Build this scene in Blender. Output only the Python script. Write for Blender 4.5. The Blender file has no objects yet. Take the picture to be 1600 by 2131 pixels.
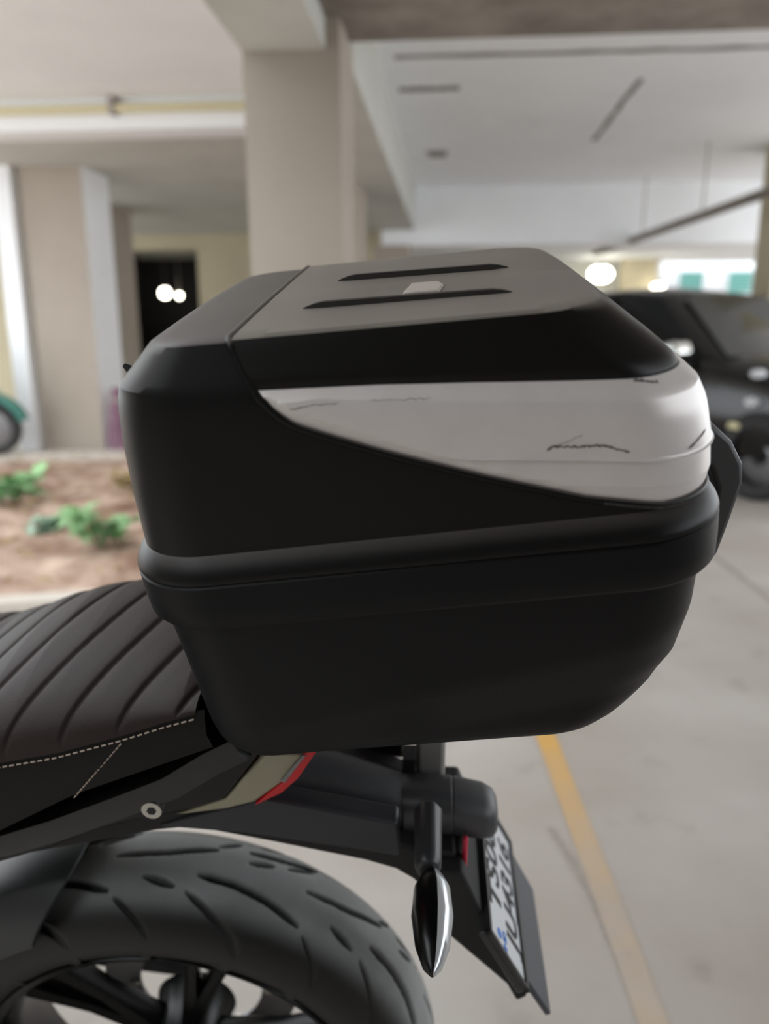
import bpy, bmesh, math, random
from mathutils import Vector, Matrix
R = math.radians
random.seed(7)
C = bpy.context.scene.collection
S = bpy.context.scene

# ------------------------------------------------------------------ camera, sky, exposure
cam_d = bpy.data.cameras.new('camera')
cam = bpy.data.objects.new('camera', cam_d); C.objects.link(cam)
cam.location = (0, 0, 1.173)
cam.rotation_euler = (R(90 - 13.6), 0, 0)
cam_d.sensor_fit = 'VERTICAL'; cam_d.sensor_height = 36.0; cam_d.sensor_width = 27.03
cam_d.lens = 36.0 * 1600.0 / 2131.0
cam_d.clip_start = 0.02; cam_d.clip_end = 200
cam_d.dof.use_dof = True
cam_d.dof.focus_distance = 0.56
cam_d.dof.aperture_fstop = 3.5
S.camera = cam

wd = bpy.data.worlds.new('overcast'); S.world = wd; wd.use_nodes = True
wn = wd.node_tree; wn.nodes.clear()
wo = wn.nodes.new('ShaderNodeOutputWorld'); wb = wn.nodes.new('ShaderNodeBackground')
wt = wn.nodes.new('ShaderNodeTexCoord'); wsep = wn.nodes.new('ShaderNodeSeparateXYZ'); wr = wn.nodes.new('ShaderNodeValToRGB')
wn.links.new(wt.outputs['Generated'], wsep.inputs[0]); wn.links.new(wsep.outputs['Z'], wr.inputs[0])
wr.color_ramp.elements[0].position = 0.0; wr.color_ramp.elements[0].color = (0.80, 0.84, 0.88, 1)
wr.color_ramp.elements[1].position = 0.6; wr.color_ramp.elements[1].color = (0.92, 0.97, 1.0, 1)
wn.links.new(wr.outputs[0], wb.inputs['Color']); wb.inputs['Strength'].default_value = 2.7
wn.links.new(wb.outputs[0], wo.inputs['Surface'])

S.view_settings.view_transform = 'Standard'; S.view_settings.look = 'None'
S.view_settings.gamma = 1.0; S.view_settings.use_curve_mapping = False
S.view_settings.exposure = 0.6
try:
    S.cycles.use_denoising = True
    S.cycles.max_bounces = 10; S.cycles.diffuse_bounces = 6
    S.cycles.sample_clamp_indirect = 6.0
except Exception:
    pass

# ------------------------------------------------------------------ materials
def lin(c):
    return tuple((x / 12.92 if x <= 0.04045 else ((x + 0.055) / 1.055) ** 2.4) for x in [v / 255.0 for v in c])

def mat(name, rgb, rough=0.6, metal=0.0, var=0.0, nscale=8.0, bump=0.0, bscale=200.0, spec=0.5, rgb2=None, coat=0.0, emit=None, estr=0.0, trans=0.0, world=False):
    m = bpy.data.materials.new(name); m.use_nodes = True
    nt = m.node_tree; b = nt.nodes['Principled BSDF']
    c = lin(rgb)
    b.inputs['Base Color'].default_value = (*c, 1)
    b.inputs['Roughness'].default_value = rough; b.inputs['Metallic'].default_value = metal
    b.inputs['Specular IOR Level'].default_value = spec
    b.inputs['Coat Weight'].default_value = coat
    b.inputs['Transmission Weight'].default_value = trans
    if emit:
        b.inputs['Emission Color'].default_value = (*lin(emit), 1); b.inputs['Emission Strength'].default_value = estr
    tc = nt.nodes.new('ShaderNodeTexCoord')
    if var > 0 or rgb2:
        n = nt.nodes.new('ShaderNodeTexNoise'); n.inputs['Scale'].default_value = nscale
        n.inputs['Detail'].default_value = 6.0; n.inputs['Roughness'].default_value = 0.6
        nt.links.new(tc.outputs['Object'], n.inputs['Vector'])
        r = nt.nodes.new('ShaderNodeValToRGB')
        c2 = lin(rgb2) if rgb2 else tuple(min(1, x * (1 + var)) for x in c)
        c1 = c if rgb2 else tuple(x * (1 - var) for x in c)
        r.color_ramp.elements[0].position = 0.35; r.color_ramp.elements[0].color = (*c1, 1)
        r.color_ramp.elements[1].position = 0.68; r.color_ramp.elements[1].color = (*c2, 1)
        nt.links.new(n.outputs['Fac'], r.inputs[0]); nt.links.new(r.outputs[0], b.inputs['Base Color'])
    if bump > 0:
        n2 = nt.nodes.new('ShaderNodeTexNoise'); n2.inputs['Scale'].default_value = bscale; n2.inputs['Detail'].default_value = 3.0
        nt.links.new(tc.outputs['Object'], n2.inputs['Vector'])
        bp = nt.nodes.new('ShaderNodeBump'); bp.inputs['Strength'].default_value = bump; bp.inputs['Distance'].default_value = 0.4 / bscale
        nt.links.new(n2.outputs['Fac'], bp.inputs['Height']); nt.links.new(bp.outputs[0], b.inputs['Normal'])
    return m

M = {}
M['column'] = mat('painted_concrete_beige', (168, 158, 146), 0.8, var=0.05, nscale=2.0, bump=0.15, bscale=40)
M['white'] = mat('white_distemper', (246, 248, 251), 0.85, var=0.03, nscale=1.3, bump=0.15, bscale=30)
M['beam'] = mat('grey_distemper', (196, 196, 190), 0.85, var=0.07, nscale=1.5, bump=0.15, bscale=30)
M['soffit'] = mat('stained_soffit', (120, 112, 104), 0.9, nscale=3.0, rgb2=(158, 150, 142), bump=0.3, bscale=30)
M['dark_wall'] = mat('dim_grey_wall', (118, 114, 110), 0.9, var=0.1, nscale=1.5)
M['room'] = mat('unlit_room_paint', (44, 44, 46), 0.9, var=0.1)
M['ochre'] = mat('ochre_distemper', (186, 176, 150), 0.9, var=0.08, nscale=1.0)
M['kerb'] = mat('pale_kerb_concrete', (205, 196, 186), 0.9, var=0.08, nscale=6)
M['pipe'] = mat('grimy_grey_pipe', (138, 130, 120), 0.6, var=0.15, nscale=4)
M['conduit'] = mat('cream_conduit', (214, 206, 170), 0.5)
M['conduit_dark'] = mat('grey_clip', (160, 152, 148), 0.6)
M['soil'] = mat('garden_soil', (132, 100, 82), 0.95, nscale=4.0, rgb2=(212, 186, 168), bump=0.8, bscale=40)
M['leafa'] = mat('leaf_mid_green', (150, 192, 138), 0.6, var=0.3, nscale=14)
M['leafb'] = mat('leaf_blue_green', (168, 198, 176), 0.6, var=0.25, nscale=14)
M['leafc'] = mat('leaf_dry', (150, 130, 84), 0.7, var=0.3, nscale=14)
M['stem'] = mat('brown_stem', (96, 74, 50), 0.8)
M['lid'] = mat('textured_black_plastic', (18, 17, 17), 0.40, bump=0.3, bscale=900, spec=0.22)
M['lidtop'] = mat('textured_black_plastic_cover', (18, 17, 16), 0.36, bump=0.3, bscale=900, spec=0.25)
def painted_sheen(m, rgb, lo, hi, amt):      # grazing sheen painted as paler dust tone on faces pointing up in box frame
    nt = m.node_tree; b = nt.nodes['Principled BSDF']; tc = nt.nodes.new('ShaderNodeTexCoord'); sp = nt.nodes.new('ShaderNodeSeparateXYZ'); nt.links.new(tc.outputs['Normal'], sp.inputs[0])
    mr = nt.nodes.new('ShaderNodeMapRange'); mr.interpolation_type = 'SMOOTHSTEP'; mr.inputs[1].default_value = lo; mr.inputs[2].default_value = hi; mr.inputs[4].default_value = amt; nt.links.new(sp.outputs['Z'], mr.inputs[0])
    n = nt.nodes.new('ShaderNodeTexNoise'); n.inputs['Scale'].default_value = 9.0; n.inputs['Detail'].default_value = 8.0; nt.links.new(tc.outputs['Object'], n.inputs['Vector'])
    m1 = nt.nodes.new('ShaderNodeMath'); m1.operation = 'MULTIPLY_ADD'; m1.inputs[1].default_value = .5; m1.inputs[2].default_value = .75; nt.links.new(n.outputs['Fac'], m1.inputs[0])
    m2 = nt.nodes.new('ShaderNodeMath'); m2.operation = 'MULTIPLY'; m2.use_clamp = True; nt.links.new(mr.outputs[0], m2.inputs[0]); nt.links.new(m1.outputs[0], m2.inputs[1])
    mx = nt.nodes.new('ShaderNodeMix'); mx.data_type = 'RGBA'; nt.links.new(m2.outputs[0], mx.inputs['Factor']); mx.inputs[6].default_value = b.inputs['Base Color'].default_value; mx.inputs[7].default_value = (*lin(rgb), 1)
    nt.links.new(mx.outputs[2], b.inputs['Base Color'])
painted_sheen(M['lid'], (150, 142, 138), .45, .92, .36)
painted_sheen(M['lidtop'], (158, 150, 142), .72, .95, .74)
M['ribplastic'] = mat('worn_rib_plastic', (44, 42, 40), 0.5)
M['handleplastic'] = mat('lit_grey_plastic', (72, 72, 74), 0.5)  # grey base paints in the far light on the handle
M['tub'] = mat('black_plastic_tub', (13, 13, 15), 0.45, bump=0.3, bscale=900, spec=0.2)
M['groove'] = mat('dark_groove', (10, 10, 10), 0.8)
M['silver'] = mat('silver_painted_plastic', (228, 222, 219), 0.36, metal=0.2, var=0.03, nscale=30, bump=0.03, bscale=1200)
M['scratch'] = mat('scratch_grey', (104, 97, 94), 0.8, var=0.3, nscale=600)
M['scratch2'] = mat('scuffed_plastic_edge', (70, 68, 66), 0.9, nscale=350, rgb2=(22, 22, 22))
M['emblem'] = mat('brushed_badge', (206, 196, 188), 0.5, metal=0.2)
M['seat'] = mat('dark_brown_leatherette', (47, 38, 35), 0.54, bump=0.3, bscale=500, spec=0.2)
M['seatside'] = mat('black_leatherette', (12, 11, 10), 0.6, bump=0.2, bscale=500, spec=0.25)
M['thread'] = mat('pale_thread', (168, 152, 138), 0.8)
M['gloss'] = mat('black_gloss_paint', (7, 7, 7), 0.28, spec=0.3)
M['satin'] = mat('black_satin_plastic', (46, 47, 49), 0.42, spec=0.5)
M['greypost'] = mat('grey_painted_bracket', (150, 148, 145), 0.5)
M['greyplastic'] = mat('mid_grey_plastic', (92, 92, 94), 0.45)
M['railpaint'] = mat('black_satin_paint', (24, 25, 23), 0.38)
M['armplastic'] = mat('charcoal_satin_plastic', (70, 71, 74), 0.42)
M['matte'] = mat('black_matte_plastic', (20, 20, 21), 0.7)
M['panel'] = mat('charcoal_panel', (40, 41, 46), 0.45)
M['khaki'] = mat('khaki_grey_paint', (150, 145, 124), 0.35, metal=0.3)
M['red'] = mat('red_lens', (200, 10, 24), 0.2, spec=0.5)
M['redrefl'] = mat('red_reflector', (206, 40, 74), 0.2)
M['steel'] = mat('bolt_steel', (190, 186, 178), 0.3, metal=0.9)
M['alum'] = mat('grey_cast_metal', (130, 130, 132), 0.4, metal=0.7)
M['tyre'] = mat('tyre_rubber', (44, 44, 45), 0.6, var=0.18, nscale=9, bump=0.15, bscale=300, spec=0.5)
def tyre_material():
    m = M['tyre']; nt = m.node_tree; b = nt.nodes['Principled BSDF']; tc = nt.nodes.new('ShaderNodeTexCoord'); sp = nt.nodes.new('ShaderNodeSeparateXYZ')
    nt.links.new(tc.outputs['Object'], sp.inputs[0]); ab = nt.nodes.new('ShaderNodeMath'); ab.operation = 'ABSOLUTE'; nt.links.new(sp.outputs['Y'], ab.inputs[0])
    mr = nt.nodes.new('ShaderNodeMapRange'); mr.interpolation_type = 'SMOOTHSTEP'; mr.inputs[1].default_value = .036; mr.inputs[2].default_value = .068; mr.inputs[3].default_value = 0; mr.inputs[4].default_value = 1  # sidewalls darkened, tread left pale: fall of light put into the colour
    nt.links.new(ab.outputs[0], mr.inputs[0])
    old = b.inputs['Base Color'].links[0].from_socket
    mx = nt.nodes.new('ShaderNodeMix'); mx.data_type = 'RGBA'; nt.links.new(mr.outputs[0], mx.inputs['Factor']); nt.links.new(old, mx.inputs[6]); mx.inputs[7].default_value = (*lin((11, 11, 10)), 1)
    at = nt.nodes.new('ShaderNodeAttribute'); at.attribute_name = 'groove'
    mg = nt.nodes.new('ShaderNodeMix'); mg.data_type = 'RGBA'; nt.links.new(at.outputs['Fac'], mg.inputs['Factor']); nt.links.new(mx.outputs[2], mg.inputs[6]); mg.inputs[7].default_value = (*lin((10, 10, 10)), 1)
    nt.links.new(mg.outputs[2], b.inputs['Base Color'])
    return m
_t = M['tyre'].copy(); M['tyre'] = mat('lit_tread_rubber', (138, 141, 141), 0.5, var=0.15, nscale=9, bump=0.25, bscale=300, spec=0.5); M['biketyre'] = tyre_material(); M['tyre'] = _t  # pale tread base paints in the light the tyre catches
M['lens'] = mat('clear_lens', (196, 200, 204), 0.12, metal=0.4, spec=0.6)
M['plate'] = mat('white_plate', (222, 226, 230), 0.35)
M['ink'] = mat('black_ink', (20, 20, 22), 0.6)
M['blueink'] = mat('blue_ink', (70, 130, 220), 0.5)
M['flap'] = mat('grey_flexible_plastic', (72, 76, 84), 0.42)
M['carpaint'] = mat('black_car_paint', (12, 12, 13), 0.22, coat=0.25, spec=0.4)
M['carglass'] = mat('dark_car_glass', (20, 23, 25), 0.12, spec=0.35)
M['chrome'] = mat('chrome', (220, 220, 216), 0.12, metal=1.0)
M['carplastic'] = mat('car_black_plastic', (24, 24, 25), 0.6)
M['carlens'] = mat('headlamp_lens', (216, 220, 226), 0.1, metal=0.5)
M['lamp'] = mat('lit_lamp', (255, 252, 235), 0.5, emit=(255, 250, 230), estr=9.0)
M['teal'] = mat('teal_shutter', (110, 180, 170), 0.5)
M['cloth'] = mat('purple_cloth', (128, 96, 112), 0.9, var=0.2, nscale=5)
M['scooter'] = mat('teal_scooter_paint', (70, 128, 116), 0.3)

# concrete floor with worn yellow line colour kept on its own mesh
def floor_material():
    m = bpy.data.materials.new('worn_concrete'); m.use_nodes = True; nt = m.node_tree; b = nt.nodes['Principled BSDF']
    tc = nt.nodes.new('ShaderNodeTexCoord')
    def noise(scale, det=6.0):
        n = nt.nodes.new('ShaderNodeTexNoise'); n.inputs['Scale'].default_value = scale; n.inputs['Detail'].default_value = det
        nt.links.new(tc.outputs['Object'], n.inputs['Vector']); return n
    a = noise(1.4); r = nt.nodes.new('ShaderNodeValToRGB'); nt.links.new(a.outputs['Fac'], r.inputs[0])
    r.color_ramp.elements[0].position = 0.32; r.color_ramp.elements[0].color = (*lin((174, 164, 155)), 1)
    r.color_ramp.elements[1].position = 0.66; r.color_ramp.elements[1].color = (*lin((199, 192, 186)), 1)
    d = noise(7.0, 8.0); r2 = nt.nodes.new('ShaderNodeValToRGB'); nt.links.new(d.outputs['Fac'], r2.inputs[0])
    r2.color_ramp.elements[0].position = 0.24; r2.color_ramp.elements[0].color = (0.62, 0.60, 0.58, 1)
    r2.color_ramp.elements[1].position = 0.40; r2.color_ramp.elements[1].color = (1, 1, 1, 1)
    mx = nt.nodes.new('ShaderNodeMix'); mx.data_type = 'RGBA'; mx.blend_type = 'MULTIPLY'; mx.inputs['Factor'].default_value = 0.55
    nt.links.new(r.outputs[0], mx.inputs[6]); nt.links.new(r2.outputs[0], mx.inputs[7])
    nt.links.new(mx.outputs[2], b.inputs['Base Color'])
    b.inputs['Roughness'].default_value = 0.65
    bp = nt.nodes.new('ShaderNodeBump'); bp.inputs['Strength'].default_value = 0.25; bp.inputs['Distance'].default_value = 0.004
    nt.links.new(d.outputs['Fac'], bp.inputs['Height']); nt.links.new(bp.outputs[0], b.inputs['Normal'])
    return m, nt, b, mx
M['floor'], _, _, _ = floor_material()
def line_material():
    m, nt, b, mx = floor_material(); m.name = 'worn_yellow_paint'
    tc = nt.nodes.new('ShaderNodeTexCoord'); sp = nt.nodes.new('ShaderNodeSeparateXYZ'); nt.links.new(tc.outputs['Object'], sp.inputs[0])
    n = nt.nodes.new('ShaderNodeTexNoise'); n.inputs['Scale'].default_value = 5.0; n.inputs['Detail'].default_value = 6.0
    nt.links.new(tc.outputs['Object'], n.inputs['Vector'])
    mr = nt.nodes.new('ShaderNodeMapRange'); mr.inputs[1].default_value = 1.35; mr.inputs[2].default_value = 2.0
    mr.inputs[3].default_value = 0.08; mr.inputs[4].default_value = 0.8
    nt.links.new(sp.outputs['Y'], mr.inputs[0])
    ad = nt.nodes.new('ShaderNodeMath'); ad.operation = 'MULTIPLY_ADD'; ad.use_clamp = True
    ad.inputs[1].default_value = 0.9; ad.inputs[2].default_value = -0.42
    nt.links.new(n.outputs['Fac'], ad.inputs[0])
    a2 = nt.nodes.new('ShaderNodeMath'); a2.operation = 'ADD'; a2.use_clamp = True
    nt.links.new(ad.outputs[0], a2.inputs[0]); nt.links.new(mr.outputs[0], a2.inputs[1])
    m2 = nt.nodes.new('ShaderNodeMix'); m2.data_type = 'RGBA'; nt.links.new(a2.outputs[0], m2.inputs['Factor'])
    nt.links.new(mx.outputs[2], m2.inputs[6]); m2.inputs[7].default_value = (*lin((226, 176, 92)), 1)
    nt.links.new(m2.outputs[2], b.inputs['Base Color'])
    return m
M['line'] = line_material()

# ------------------------------------------------------------------ mesh helpers
def obj(name, verts, faces, m, parent=None, smooth=True, sharp=35, bevel=0.0, mats=None, midx=None, kind=None, label=None, flip=False):
    me = bpy.data.meshes.new(name); me.from_pydata([tuple(v) for v in verts], [], faces); me.validate()
    bm = bmesh.new(); bm.from_mesh(me)
    bmesh.ops.recalc_face_normals(bm, faces=bm.faces)
    bm.to_mesh(me); bm.free()
    for mm in (mats or [m]): me.materials.append(mm)
    if midx:
        for p, i in zip(me.polygons, midx): p.material_index = i
    if smooth:
        for p in me.polygons: p.use_smooth = True
        me.set_sharp_from_angle(angle=R(sharp))
    o = bpy.data.objects.new(name, me); C.objects.link(o)
    if parent: o.parent = parent
    if bevel > 0:
        b = o.modifiers.new('bevel', 'BEVEL'); b.width = bevel; b.segments = 2; b.limit_method = 'ANGLE'; b.angle_limit = R(30)
    if kind: o['kind'] = kind
    if label: o['label'] = label
    return o

class MB:
    def __init__(s): s.v = []; s.f = []
    def add(s, v, f):
        n = len(s.v); s.v += [tuple(x) for x in v]; s.f += [tuple(i + n for i in q) for q in f]; return s
    def box(s, x0, x1, y0, y1, z0, z1):
        return s.add([(x0, y0, z0), (x1, y0, z0), (x1, y1, z0), (x0, y1, z0), (x0, y0, z1), (x1, y0, z1), (x1, y1, z1), (x0, y1, z1)],
                     [(0, 3, 2, 1), (4, 5, 6, 7), (0, 1, 5, 4), (1, 2, 6, 5), (2, 3, 7, 6), (3, 0, 4, 7)])
    def loft(s, rings, cap=True, closed=True):
        n = len(rings[0]); v = [p for r in rings for p in r]; f = []
        for i in range(len(rings) - 1):
            for j in range(n if closed else n - 1):
                k = (j + 1) % n; f.append((i * n + j, i * n + k, (i + 1) * n + k, (i + 1) * n + j))
        if cap:
            f.append(tuple(range(n))[::-1]); f.append(tuple(range((len(rings) - 1) * n, len(rings) * n)))
        return s.add(v, f)
    def prism(s, poly, v0, v1):      # polygon in (u,w), extruded along v
        n = len(poly)
        return s.add([(u, v0, w) for u, w in poly] + [(u, v1, w) for u, w in poly],
                     [tuple(range(n)), tuple(range(2 * n - 1, n - 1, -1))] + [(i, (i + 1) % n, n + (i + 1) % n, n + i) for i in range(n)])
    def tube(s, path, r, n=10, cap=True, sq=None):
        path = [Vector(p) for p in path]; rings = []
        for i, p in enumerate(path):
            t = (path[min(i + 1, len(path) - 1)] - path[max(i - 1, 0)]).normalized()
            a = t.cross(Vector((0, 0, 1)));
            if a.length < 1e-3: a = t.cross(Vector((1, 0, 0)))
            a.normalize(); b = a.cross(t)
            rr = r[i] if isinstance(r, (list, tuple)) else r
            rings.append([p + a * (rr * math.cos(2 * math.pi * k / n)) + b * (rr * math.sin(2 * math.pi * k / n)) for k in range(n)])
        return s.loft(rings, cap)
    def lathe(s, prof, axis='Y', n=64, center=(0, 0, 0), closed_prof=False, a0=0, a1=None):
        # prof: (axial, radius) pairs, revolved about the Y axis (or Z) through center
        full = a1 is None; a1 = 2 * math.pi if full else a1
        rings = []
        cnt = n if full else n + 1
        for k in range(cnt):
            a = a0 + (a1 - a0) * k / n
            if axis == 'Y': rings.append([(center[0] + r * math.cos(a), center[1] + y, center[2] + r * math.sin(a)) for y, r in prof])
            else: rings.append([(center[0] + r * math.cos(a), center[1] + r * math.sin(a), center[2] + y) for y, r in prof])
        if full: rings.append(rings[0])
        return s.loft(rings, cap=False, closed=closed_prof)
    def build(s, name, m, parent=None, **k): return obj(name, s.v, s.f, m, parent, **k)

def bx(name, x0, x1, y0, y1, z0, z1, m, parent=None, **k): return MB().box(x0, x1, y0, y1, z0, z1).build(name, m, parent, **k)
def thing(name, label, cat, matrix=None, group=None):
    o = bpy.data.objects.new(name, None); C.objects.link(o); o.empty_display_size = 0.1
    o['label'] = label; o['category'] = cat
    if group: o['group'] = group
    if matrix is not None: o.matrix_world = matrix
    return o
def tag(o, label, cat, group=None):
    o['label'] = label; o['category'] = cat
    if group: o['group'] = group
    return o
def interp(x, tab):
    if x <= tab[0][0]: return tab[0][1]
    for (x0, y0), (x1, y1) in zip(tab, tab[1:]):
        if x <= x1: return y0 + (y1 - y0) * (x - x0) / (x1 - x0)
    return tab[-1][1]

# ------------------------------------------------------------------ the setting: car park under a building
BR = Matrix.Rotation(R(-4.86), 4, 'Z')
def place(o): o.matrix_world = BR @ o.matrix_world; return o
def struct(o, kind='structure'):
    o['kind'] = kind; return o
def sbox(name, x0, x1, y0, y1, z0, z1, m, right=None, **k):
    if right: k.update(mats=[m, right], midx=[0, 0, 0, 1, 0, 0])   # the face towards the bay takes the second material
    return place(struct(bx(name, x0, x1, y0, y1, z0, z1, m, smooth=False, **k)))

floor = struct(obj('floor', [(-16, -6, 0), (16, -6, 0), (16, 30, 0), (-16, 30, 0)], [(0, 1, 2, 3)], M['floor'], smooth=False))
mb = MB(); mb.add([(0.435, 0.4, 0.0015), (0.485, 0.4, 0.0015), (0.522, 3.6, 0.0015), (0.455, 3.6, 0.0015)], [(0, 1, 2, 3)])
mb.build('parking_line', M['line'], floor, smooth=False, label='worn yellow painted bay line')
# joints between the concrete pours: shallow dark strips with ragged edges
def joint(pts, w):
    mb = MB(); v = []; n = 24
    for i in range(len(pts) - 1):
        for k in range(n + (i == len(pts) - 2)):
            t = k / n; p = Vector(pts[i]).lerp(Vector(pts[i + 1]), t); d = (Vector(pts[i + 1]) - Vector(pts[i])).normalized()
            a = Vector((-d.y, d.x)); ww = w * random.uniform(0.7, 1.1); off = random.uniform(-0.12, 0.12) * w
            v.append((p.x + a.x * (off + ww / 2), p.y + a.y * (off + ww / 2), 0.001)); v.append((p.x + a.x * (off - ww / 2), p.y + a.y * (off - ww / 2), 0.001))
    f = [(2 * i, 2 * i + 2, 2 * i + 3, 2 * i + 1) for i in range(len(v) // 2 - 1)]
    return mb.add(v, f)
M['joint'] = mat('dirty_joint', (166, 156, 148), 0.9, var=0.1, nscale=10)
joint([(1.78, 4.6), (1.73, 3.84), (1.70, 3.22), (1.66, 2.4)], 0.03).build('floor_joint', M['joint'], floor, smooth=False)
joint([(0.40, 1.62), (0.44, 1.40), (0.455, 1.11), (0.46, 0.8)], 0.022).build('floor_joint', M['joint'], floor, smooth=False)

# overhead
sbox('ceiling_1', -4.2, -0.905, 2.6, 5.72, 2.72, 2.95, M['white'])
sbox('ceiling_beam_1', -4.2, -0.905, 5.72, 6.0, 2.52, 2.95, M['white'])
sbox('ceiling_2', -8.5, -0.905, 6.0, 16.5, 2.52, 2.95, M['beam'])
sbox('ceiling_beam_2', -0.905, -0.55, -2.6, 3.62, 2.30, 2.95, M['beam'])
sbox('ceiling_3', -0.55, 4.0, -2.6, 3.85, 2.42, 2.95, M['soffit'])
sbox('ceiling_4', -0.49, 5.7, 3.85, 10.2, 2.85, 2.95, M['white'])
sbox('ceiling_beam_3', -0.905, -0.49, 4.0, 10.2, 2.34, 2.95, M['beam'])
sbox('ceiling_beam_4', -0.905, 9.0, 10.2, 10.6, 2.16, 2.95, M['white'])
sbox('ceiling_5', -0.905, 9.0, 10.6, 15.0, 2.30, 2.6, M['white'])
sbox('shade_overhang', -0.905, 10.0, 15.0, 20.6, 2.80, 2.95, M['white'])  # added unseen overhang, keeps sky light off the far wall
c4 = [o for o in C.objects if o.name == 'ceiling_4'][0]
M['grime'] = mat('formwork_joint_grime', (150, 148, 146), 0.9, var=0.15, nscale=3)
M['stain'] = mat('damp_stain', (140, 137, 134), 0.9, var=0.15, nscale=3)
for x0, x1, y0, y1, m_ in ((-.4, 2.0, 5.42, 5.52, 'grime'), (2.3, 5.6, 5.42, 5.52, 'grime'), (-.42, .02, 6.10, 6.24, 'stain'), (1.25, 1.31, 6.05, 7.9, 'grime'), (-.3, -.05, 8.2, 8.5, 'stain')):
    pts = []
    for k in range(17): pts.append((x0 + (x1 - x0) * k / 16, y0 + random.uniform(0, .25) * (y1 - y0)) if x1 - x0 > y1 - y0 else (x0 + random.uniform(0, .25) * (x1 - x0), y0 + (y1 - y0) * k / 16))
    qts = [((p[0], y1 - random.uniform(0, .25) * (y1 - y0)) if x1 - x0 > y1 - y0 else (x1 - random.uniform(0, .25) * (x1 - x0), p[1])) for p in pts]
    MB().add([(x, y, 2.8485) for x, y in pts] + [(x, y, 2.8485) for x, y in qts], [(k, k + 1, 18 + k, 17 + k) for k in range(16)]).build('ceiling_mark', M[m_], c4, smooth=False)
t1 = place(struct(MB().tube([(2.55, 5.6, 2.2), (2.05, 12.0, 2.2)], 0.045, 12).build('trim_1', M['pipe'])))
for k in (0.1, .38, .66):
    MB().tube([(2.55 - .5 * k, 5.6 + 6.4 * k, 2.24), (2.55 - .5 * k, 5.6 + 6.4 * k, 2.85)], 0.006, 6).build('pipe_hanger', M['pipe'], t1)
# columns
sbox('column', -0.905, -0.49, 3.55, 4.0, 0, 2.42, M['column'])
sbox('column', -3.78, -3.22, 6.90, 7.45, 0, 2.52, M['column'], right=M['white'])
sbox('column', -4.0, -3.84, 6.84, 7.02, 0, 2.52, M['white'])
sbox('column', -4.4, -3.9, 9.0, 9.6, 0, 2.52, M['column'])
sbox('column', -1.22, -0.80, 7.0, 7.45, 0, 2.34, M['column'])
sbox('column', -1.0, -0.55, 10.15, 10.5, 0, 2.16, M['column'])
sbox('column', 3.06, 3.6, 8.0, 8.5, 0, 2.85, M['ochre'])
# far left: ochre wall with a dark opening, a dark room behind
sbox('wall_left', -3.88, -0.9, 12.0, 12.2, 0, 2.52, M['ochre'])
sbox('wall_left', -8.5, -5.25, 12.0, 12.2, 0, 2.52, M['ochre'])
sbox('wall_left', -5.25, -3.88, 12.0, 12.2, 2.30, 2.52, M['ochre'])
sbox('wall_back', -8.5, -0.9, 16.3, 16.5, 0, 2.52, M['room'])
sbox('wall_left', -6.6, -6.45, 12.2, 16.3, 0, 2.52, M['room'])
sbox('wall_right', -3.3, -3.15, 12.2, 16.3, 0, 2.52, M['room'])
# unseen walls added around the camera to keep light off the near side
sbox('wall_left', -3.2, -3.0, -2.6, 1.3, 0, 2.95, M['dark_wall'])
sbox('wall_right', 3.0, 3.2, -2.6, 1.7, 0, 1.05, M['dark_wall'])
sbox('blocker_front', -4.0, 4.2, -2.8, -2.6, 0, 2.95, M['dark_wall'])
# far right: boundary wall of the compound and a tan pillar
bw = sbox('wall_back', -0.5, 16.0, 21.0, 21.2, 0, 3.2, M['white'])
sbox('column', 2.93, 3.52, 14.2, 14.7, 0, 2.3, M['ochre'])
sbox('wall_back', -0.6, 2.93, 14.75, 14.9, 0, 2.3, M['beam'])

# conduit pipe along the left ceiling beam
t = thing('conduit_pipe', 'thin cream conduit pipe running along the bright ceiling edge at left', 'pipe', BR @ Matrix.Translation((-4.5, 5.68, 2.645)))
MB().tube([(-1.05, 0, 0), (3.55, 0, 0)], 0.03, 12).build('pipe', M['conduit'], t)
for x in (2.12, 0.4):
    MB().box(x - 0.02, x + 0.02, -0.035, 0.036, -0.04, 0.074).build('clip', M['conduit_dark'], t, smooth=False)

# far windows on the boundary wall
for i, (x0, lab) in enumerate([(5.70, 'left of the two teal shuttered windows on the far white wall'), (6.90, 'right of the two teal shuttered windows, beside the tan column')]):
    w = thing('shuttered_window', lab, 'window', BR @ Matrix.Translation((x0, 20.98, 1.95)))
    mb = MB(); mb.box(0, 0.66, -0.06, 0, 0, 0.04); mb.box(0, 0.66, -0.06, 0, 0.56, 0.6); mb.box(0, 0.04, -0.06, 0, 0.04, 0.56); mb.box(0.62, 0.66, -0.06, 0, 0.04, 0.56)
    mb.build('frame', M['white'], w, smooth=False)
    for k in range(6):
        MB().box(0.04, 0.62, -0.045, -0.015, 0.05 + k * 0.085, 0.12 + k * 0.085).build('slat', M['teal'], w, smooth=False)

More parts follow.
